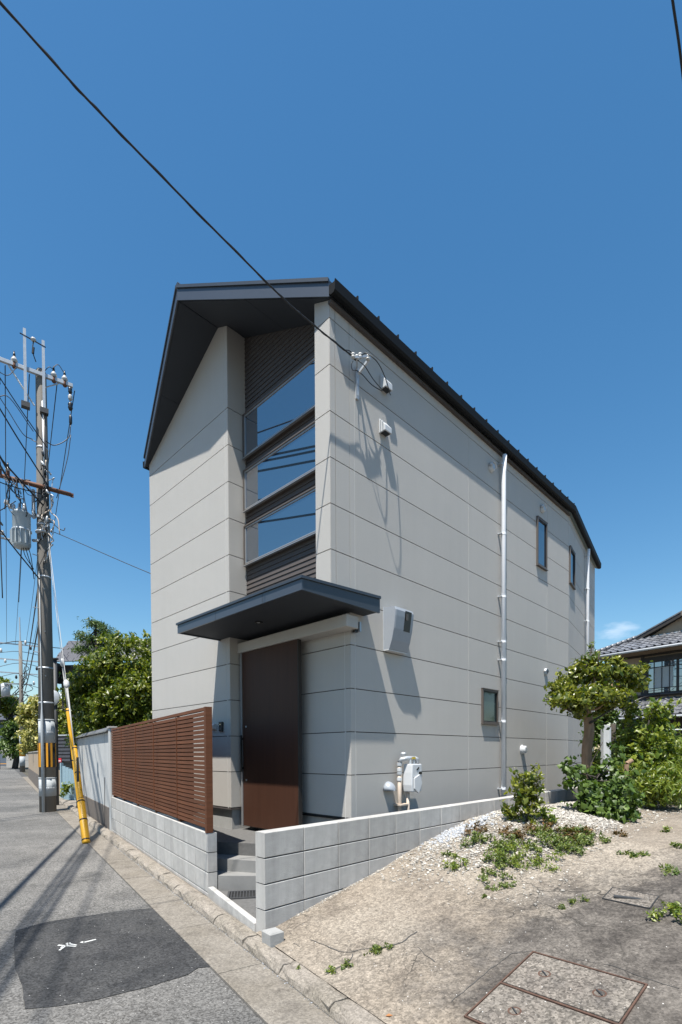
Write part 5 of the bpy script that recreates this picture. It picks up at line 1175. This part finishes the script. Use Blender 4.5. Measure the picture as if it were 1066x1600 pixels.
plant('flowering_tree', 'pale yellow-green tree in flower behind the beige garden wall', 'tree', (q[0], q[1], 0), yb, 9000, .16, 'leaf_yellow', 15, ([(q[0], q[1], 0), (q[0], q[1], 1.6)], [.12, .08]), 'bark_dark', .3, .6, br=8, r0=.04)
q = D(98, 1140, 21); plant('garden_shrub', 'dark green shrub between the slatted gate and the camphor tree', 'shrub', (q[0], q[1], 0), clumps(q, (.7, .6, .75), 12, 16, (.35, .5)), 3500, .12, 'leaf_camphor', 17, ([(q[0], q[1], 0), (q[0], q[1], 1.8)], [.06, .04]), 'bark_dark', .3, .5)
q = D(22, 1120, 52); plant('far_tree', 'sparse spreading tree at the end of the street beside the far utility pole', 'tree', (q[0], q[1], 0), clumps(q, (2.9, 1.8, 2.4), 26, 18, (.2, .34)), 9000, .26, 'leaf_camphor', 19, ([(q[0], q[1], 0), (q[0]+.3, q[1], 2), (q[0]-.4, q[1], 3.6)], [.3, .25, .18]), 'bark_dark', .3, .5, br=14, r0=.12)
q = D(24, 1158, 50); plant('far_shrub', 'dense dark shrub below the sparse tree at the end of the street', 'shrub', (q[0], q[1], 0), clumps(q, (1.1, 1.2, 1.9), 16, 20, (.5, .7)), 6000, .28, 'leaf_dark', 21, ([(q[0], q[1], 0), (q[0], q[1], 1.8)], [.1, .06]), 'bark_dark', .4, .5)
q = D(-6, 1080, 50); plant('far_tree', 'leafy branch of a tree reaching in at the left edge', 'tree', (q[0], q[1], 0), clumps(q, (1.2, 1.5, 1.6), 14, 22, (.3, .5)), 4000, .28, 'leaf_camphor', 23, ([(q[0], q[1], 0), (q[0], q[1], 4)], [.25, .15]), 'bark_dark', .3, .5, br=8, r0=.1)
q = D(48, 1150, 38); plant('roadside_shrub', 'yellowish shrub left of the flowering tree by the far pole', 'shrub', (q[0], q[1], 0), clumps(q, (.9, .9, 1.3), 12, 24, (.4, .55)), 3500, .2, 'leaf_yellow', 25, ([(q[0], q[1], 0), (q[0], q[1], 1.5)], [.07, .05]), 'bark_dark', .3, .5)

# small pruned tree beside the house
TY = 7.3; tb = D(922, 1240, TY); tb[2] = .62
def dd(x, y, dy=0): return D(x, y, TY+dy)
bl = []
for (x, y, r_, dy) in ((885, 1075, .26, 0), (880, 1098, .22, -.2), (905, 1058, .30, .1), (905, 1090, .30, -.3), (930, 1045, .30, 0), (930, 1078, .34, -.2), (955, 1058, .32, .1), (955, 1090, .30, -.1), (978, 1050, .26, 0), (985, 1068, .28, .2), (970, 1100, .22, .1), (918, 1032, .16, 0), (1000, 1045, .14, .1), (1010, 1040, .08, .1), (872, 1088, .12, -.1), (895, 1108, .16, 0), (945, 1110, .22, .2), (945, 1032, .14, 0), (962, 1036, .14, 0), (868, 1072, .08, 0), (905, 1040, .14, 0)):
    p = dd(x, y, dy); r_ *= .74; bl.append((*(p+rng.normal(0, .03, 3)), r_, r_*1.1, r_*.62))
tr = plant('pruned_tree', 'small pruned tree with bare trunk and flat leafy head by the rear side wall', 'tree', tb, bl, 6300, .068, 'leaf_tree', 31, ([tb-np.array([0, 0, .1]), D(917, 1180, TY), D(921, 1140, TY), D(915, 1100, TY)], [.080, .072, .070, .055]), 'bark', .30, .62, br=13, r0=.03)
for pts in ([(921, 1130), (950, 1112), (975, 1095)], [(918, 1112), (893, 1112), (882, 1105)], [(900, 1112), (890, 1105), (875, 1102)], [(912, 1050), (922, 1025), (925, 1008)], [(935, 1040), (936, 1020)], [(880, 1095), (862, 1092), (852, 1093)]):
    P = [D(x, y, TY-.1) for x, y in pts]; RelMB().tube(spline(P, 4) if len(P) > 2 else P, list(np.linspace(.018, .006, (len(P)-1)*4+1 if len(P) > 2 else 2)), 5).rel('branch', 'bark_dark', tr, True)
tag(leaf_obj('outer_sprigs', leaves([(*dd(923, 1015), .06, .06, .10), (*dd(936, 1022), .05, .05, .08), (*dd(853, 1093), .07, .05, .03), (*dd(925, 1030), .09, .09, .08), (*dd(858, 1085), .06, .05, .05)], 160, .05, seed=33, shell=.2), 'leaf_bright', tr), kind='stuff')
# second trunk and shadowy growth behind it
q = D(958, 1185, 8.1); plant('understorey_shrub', 'dark dense growth under and behind the pruned tree', 'shrub', (q[0], q[1], .62), clumps(q+np.array([0, .3, .1]), (.28, .5, .85), 18, 34, (.4, .6)), 4500, .07, 'leaf_dark', 35, ([(q[0], q[1], .6), (q[0], q[1], 1.9)], [.05, .04]), 'bark_dark', .2, .6, zmin=.66)
# front shrub with big dark leaves
q = D(930, 1225, 6.1); g = on_lot(932, 1288)
sb = [(*D(x, y, 6.0+dy), r_, r_, r_*.8) for x, y, r_, dy in ((903, 1208, .12, 0), (893, 1190, .05, 0), (932, 1215, .17, .1), (955, 1218, .20, .1), (918, 1236, .20, -.1), (950, 1245, .28, -.1), (975, 1235, .22, .1), (905, 1260, .16, -.1), (935, 1270, .26, -.2), (965, 1270, .24, -.2), (985, 1255, .20, 0), (890, 1205, .10, 0), (955, 1190, .14, .2), (942, 1160, .09, .2), (940, 1135, .08, .3), (889, 1222, .07, 0), (900, 1172, .05, 0), (965, 1168, .09, .2), (990, 1215, .09, 0), (885, 1200, .06, 0))]
plant('broadleaf_shrub', 'dark big-leaved shrub at the foot of the pruned tree trunk', 'shrub', (q[0], 6.0, .66), sb, 2700, .064, 'leaf_dark', 37, ([(q[0], 6.1, .6), (q[0]-.05, 6.1, 1.1)], [.03, .02]), 'bark_dark', .15, .72, br=14, r0=.014, zmin=.68)
# white post and bent pipe stub
q = D(945.5, 1180, 6.9); o = MB().box(-.042, .042, -.042, .042, .5, D(945, 1133, 6.9)[2]).build('white_post', 'wallwhite', bevel=.004); o.location = (q[0], q[1], 0); tag(o, 'white square post standing behind the pruned tree', 'post')
o = MB().box(-.016, .016, -.02, .02, .5, D(953, 1136, 6.95)[2]).build('thin_stake', 'galv'); o.location = (D(952, 1150, 7.0)[0], 7.0, 0); tag(o, 'thin grey stake right beside the white square post', 'stake')
P = [D(979, 1225, 6.8), D(979, 1200, 6.8), D(982, 1192, 6.8), D(988, 1188, 6.8)]; P[0][2] = .62
cable('bent_pipe', P, .030, 'rust brown bent pipe stub rising out of the bushes', None, 'pipe', 'bark', n=5, sides=10)
# roundish bush
q = D(1010, 1160, 7.6)
rb_ = [(*D(x, y, 7.5+dy), r_, r_, r_*.85) for x, y, r_, dy in ((985, 1125, .22, 0), (1000, 1150, .36, 0), (1025, 1120, .26, .1), (1035, 1150, .34, .1), (1015, 1180, .38, -.1), (985, 1165, .26, .1), (1045, 1180, .30, .2), (1020, 1105, .12, 0), (990, 1112, .12, 0), (1050, 1135, .14, 0), (980, 1195, .3, 0), (1000, 1205, .3, -.2), (1040, 1110, .10, 0))]
plant('round_bush', 'tall bright green bush in front of the tiled house', 'shrub', (q[0], q[1], .65), rb_, 4000, .068, 'leaf_bright', 41, ([(q[0], q[1], .6), (q[0], q[1], 1.3)], [.05, .03]), 'bark_dark', .25, .6, br=10, r0=.02, zmin=.67)
# ferny low bushes along the rear of the lot
for i, (x, y, Y, rx, rz, lab) in enumerate(((1000, 1225, 7.0, .55, .28, 'feathery light green ground bush left of the lot rear, under the tall bush'), (1045, 1232, 6.9, .60, .30, 'feathery yellow-green ground bush in the middle of the lot rear'), (1085, 1215, 7.2, .7, .42, 'feathery green ground bush cut by the right edge'), (1062, 1195, 8.3, .7, .45, 'taller soft green bush behind the feathery ground bushes'), (970, 1205, 8.0, .5, .5, 'pale green bush between the white post and the tall bush'))):
    q = D(x, y, Y); gz = .66
    cl = clumps((q[0], q[1], q[2]), (rx, rx*.8, rz), 14, 50+i, (.5, .75), .7)
    plant('ground_bush', lab, 'shrub', (q[0], q[1], gz), cl, 4200, .075, 'leaf_bright', 60+i, None, shell=.15, aspect=.22, zmin=gz+.01, group='feathery bushes at the lot rear')
# small shrub on the gravel heap by the wall
g = on_lot(823, 1284)
sb = [(*(g+np.array([dx, dy, dz])), r_, r_, r_) for dx, dy, dz, r_ in ((0, 0, .12, .13), (-.06, 0, .24, .13), (.07, .03, .25, .12), (0, .02, .36, .12), (-.03, 0, .47, .08), (.06, 0, .43, .07), (.12, 0, .13, .10), (-.13, .05, .10, .09), (.09, 0, .52, .05), (-.10, 0, .40, .07), (.13, 0, .36, .06), (-.12, 0, .52, .03), (.0, .0, .54, .04))]
plant('small_shrub', 'small upright shrub growing at the top of the gravel heap by the wall', 'shrub', g, sb, 1050, .052, 'leaf_tree', 71, ([g, g+np.array([0, 0, .3])], [.010, .006]), 'bark_dark', .1, .5, br=9, r0=.005)
g = on_lot(793, 1282)
plant('small_shrub', 'low reddish-green sprig left of the small upright shrub', 'shrub', g, [(*(g+np.array([0, 0, .10])), .05, .05, .11), (*(g+np.array([.05, 0, .05])), .06, .05, .05)], 170, .045, 'leaf_tree', 72, ([g, g+np.array([0, 0, .15])], [.006, .004]), 'bark_dark', .1, .5)
g = on_lot(850, 1290); plant('small_shrub', 'thin arching twig with yellow leaves right of the small upright shrub', 'shrub', g, [(*(g+np.array([0, 0, .14])), .05, .05, .05), (*(g+np.array([.07, 0, .05])), .07, .05, .04)], 120, .05, 'leaf_bright', 73, ([g, g+np.array([-.02, 0, .12]), g+np.array([.06, 0, .2])], [.005, .004, .003]), 'bark_dark', .1, .6)

# gravel heap
def icos():
    t = (1+5**.5)/2; v = np.array([(-1, t, 0), (1, t, 0), (-1, -t, 0), (1, -t, 0), (0, -1, t), (0, 1, t), (0, -1, -t), (0, 1, -t), (t, 0, -1), (t, 0, 1), (-t, 0, -1), (-t, 0, 1)], float); v /= np.linalg.norm(v[0])
    f = np.array([(0, 11, 5), (0, 5, 1), (0, 1, 7), (0, 7, 10), (0, 10, 11), (1, 5, 9), (5, 11, 4), (11, 10, 2), (10, 7, 6), (7, 1, 8), (3, 9, 4), (3, 4, 2), (3, 2, 6), (3, 6, 8), (3, 8, 9), (4, 9, 5), (2, 4, 11), (6, 2, 10), (8, 6, 7), (9, 8, 1)]); return v, f
def gravel(name, n, mat, sfun, smin, smax, seed):
    r = np.random.default_rng(seed); bv, bf = icos(); V, F = [], []; k = 0
    while k < n:
        s_, t_ = sfun(r)
        q = L2W(s_, t_, 0); z_ = lot_surface(q[0], q[1]); sz = smin+(smax-smin)*r.random()**3
        v = bv*(1+r.normal(0, .13, (12, 1)))*np.array([1, r.uniform(.6, 1), r.uniform(.45, .8)])*sz; a, b_ = r.random(2)*6.28
        Rm = np.array(Matrix.Rotation(a, 3, 'Z') @ Matrix.Rotation(r.normal(0, .5), 3, 'X')); V.append(v@Rm.T+np.array([q[0], q[1], z_+sz*.35])); F.append(bf+12*k); k += 1
    V = np.concatenate(V); F = np.concatenate(F); root = type('o', (), {'location': (0, 0, 0)}); me = bpy.data.meshes.new(name)
    me.from_pydata(V.tolist(), [], F.tolist()); me.materials.append(M[mat]); me.update(); return tag(link(name, me), kind='stuff')
def heap_s(r):
    while True:
        s_ = r.uniform(-.1, 4.2) if r.random() < .85 else r.uniform(3, 5.6); t_ = r.uniform(-2.2, -.54); q = L2W(s_, t_, 0); h = heapz(q[0], q[1])
        if h+r.normal(0, .02) > .025: return s_, t_
tag(gravel('gravel_heap', 17000, 'stone', heap_s, .005, .019, 5), 'heap of broken white gravel against the side block wall', 'gravel')
def grey_s(r):
    a = r.normal(1.15, .20); c = r.normal(-.80, .13); return a, min(c, -.55)
tag(gravel('grey_gravel', 1100, 'stone_grey', grey_s, .007, .026, 6), 'patch of bluish grey gravel at the upper left of the white heap', 'gravel')
def scatter_s(r): return r.normal(1.2, .9), -abs(r.normal(0, .35))-1.6 if r.random() > .3 else r.uniform(-4, -1)
tag(gravel('loose_chips', 500, 'stone', scatter_s, .003, .009, 7), 'loose stone chips scattered on the lot concrete', 'gravel')
# strip of rubble along the foot of the block wall
def foot_s(r): return r.uniform(-1.0, 1.2), -.535-abs(r.normal(0, .016))
tag(gravel('mortar_crumbs', 700, 'stone', foot_s, .003, .010, 9), 'line of pale mortar crumbs along the foot of the side block wall', 'gravel')

def kerb_s(r):
    w_ = r.uniform(-2.4, 5); v_ = abs(r.normal(0, .012))+.003; q = st(w_, -v_-.0); return W2L(q[0], q[1])
_ls = lot_surface
def lot_surface(x, y):
    v = (np.array([x, y])-P0)@NS
    return _ls(x, y) if v > .12 else .006
tag(gravel('gutter_grit', 900, 'stone_grey', kerb_s, .0015, .005, 12), 'line of grit and small stones in the gutter along the kerb', 'gravel')
lot_surface = _ls
# weeds
def weed(px, py, rad, h, n, size, mat, label, seed, asp=.45, flat=1):
    if 690 < px < 940: rad *= 1.35; h *= 1.15; n = int(n*1.6); size *= .8
    g = on_lot(px, py); r = np.random.default_rng(seed)
    bl = []
    for i in range(7): a = r.random()*6.28; k = rad*r.random()**.6; x_, y_ = g[0]+k*math.cos(a), g[1]+k*math.sin(a)*flat; hh = h*r.uniform(.5, 1); bl.append((x_, y_, lot_surface(x_, y_)+hh*.5, rad*.42, rad*.42*flat, hh*.55))
    root = empty('weed_clump', g, 0, label, 'weed', 'weeds on the gravel and lot'); leaf_obj('foliage', leaves(bl, n, size, seed=seed, shell=.1, aspect=asp, up_bias=.6), mat, root); return root
W_ = [(700, 1335, .05, .05, 60, .03, 'leaf_weed', 'tiny weed at the left side of the gravel heap'), (713, 1352, .10, .07, 200, .03, 'leaf_bright', 'small bright weed on the lower left of the gravel heap'),
      (742, 1300, .09, .07, 200, .035, 'leaf_red', 'reddish brown weed at the top left of the heap by the grey gravel'), (757, 1322, .13, .11, 380, .032, 'leaf_weed', 'leafy weed in the middle of the gravel heap'),
      (775, 1345, .11, .10, 320, .032, 'leaf_weed', 'upright weed in front centre of the gravel heap'), (772, 1373, .10, .07, 240, .028, 'leaf_weed', 'weed at the front foot of the gravel heap'), (788, 1388, .08, .05, 160, .026, 'leaf_weed', 'lowest weed at the very front of the gravel heap'),
      (790, 1318, .15, .10, 480, .032, 'leaf_weed', 'broad weed patch right of the heap centre'), (812, 1335, .17, .09, 560, .030, 'leaf_bright', 'bright green mat of weeds on the right slope of the heap'), (838, 1350, .14, .08, 420, .028, 'leaf_bright', 'bright weed at the right front foot of the heap'),
      (808, 1304, .14, .09, 420, .034, 'leaf_red', 'reddish weeds below the small upright shrub'), (840, 1312, .16, .09, 520, .032, 'leaf_weed', 'green weed patch right of the small upright shrub'), (868, 1320, .16, .08, 520, .030, 'leaf_weed', 'weed patch on the right part of the heap'),
      (895, 1322, .15, .08, 430, .030, 'leaf_weed', 'weed patch near the right end of the heap'), (885, 1302, .16, .09, 460, .034, 'leaf_red', 'reddish ground weeds between heap and dark shrub'), (912, 1305, .14, .09, 400, .034, 'leaf_weed', 'weeds at the foot of the dark shrub'), (925, 1318, .10, .05, 240, .028, 'leaf_weed', 'last small weed at the right tip of the heap'),
      (590, 1485, .075, .03, 220, .022, 'leaf_weed', 'flat green weed growing in the concrete crack'), (541, 1508, .035, .03, 90, .020, 'leaf_weed', 'small weed at the bend of the lower crack'), (515, 1520, .035, .03, 90, .018, 'leaf_bright', 'tiny yellow-green weed at the lower end of the crack'), (467, 1512, .018, .012, 30, .014, 'leaf_weed', 'tiny tuft near the curb in front of the wall end'),
      (903, 1408, .05, .03, 110, .022, 'leaf_weed', 'small weed in the middle of the lot left of the small cover'), (880, 1420, .03, .02, 60, .018, 'leaf_weed', 'tiny weed left of the one by the small cover'), (757, 1402, .025, .012, 40, .022, 'leaf_weed', 'green leaf tuft on bare concrete below the heap'),
      (1048, 1432, .12, .08, 300, .028, 'leaf_bright', 'bushy weed near the right edge beside the small cover'), (1040, 1362, .08, .03, 140, .028, 'leaf_weed', 'flat weed near the right edge on the sandy strip'), (998, 1338, .06, .03, 110, .028, 'leaf_weed', 'pair of small weeds on the sandy strip'), (978, 1336, .05, .03, 80, .028, 'leaf_weed', 'small weed left of the pair on the sandy strip'),
      (1060, 1325, .05, .07, 90, .03, 'leaf_weed', 'thin weed at the right edge of the lot'), (965, 1306, .07, .04, 140, .028, 'leaf_red', 'brownish weed right of the dark shrub'), (1038, 1300, .06, .06, 110, .028, 'leaf_bright', 'small weed in front of the feathery bushes')]
for i, w in enumerate(W_): weed(*w, 100+i)
# roadside weed at the pole foot
g = G(98, 1252); root = empty('weed_clump', g, 0, 'tall green weed growing from the kerb between pole and plaster wall', 'weed', 'weeds on the gravel and lot')
leaf_obj('foliage', leaves([(g[0], g[1], .15, .06, .05, .14), (g[0]+.08, g[1], .32, .10, .05, .16), (g[0]+.13, g[1], .45, .10, .05, .08)], 160, .13, seed=91, shell=.1, aspect=.3), 'leaf_bright', root)
# dry leaf on the lot
g = on_lot(608, 1588); o = MB().add([(-.018, 0, .003), (0, .012, .009), (.02, .002, .004), (0, -.012, .008), (-.018, 0, .001), (0, .012, .007), (.02, .002, .002), (0, -.012, .006)], [(0, 3, 2, 1), (4, 5, 6, 7), (0, 1, 5, 4), (1, 2, 6, 5), (2, 3, 7, 6), (3, 0, 4, 7)]).build('dry_leaf', 'pot'); o.location = g; tag(o, 'curled orange dry leaf on the concrete near the curb', 'leaf')
# black cable crossing the upper right corner
cable('power_line', [D(1035, -120, 6.2), D(1051, 0, 6.6), D(1066, 108, 7.0), D(1090, 330, 8.0)], .016, 'thick black cable cutting across the upper right corner of the sky', GL, n=6)
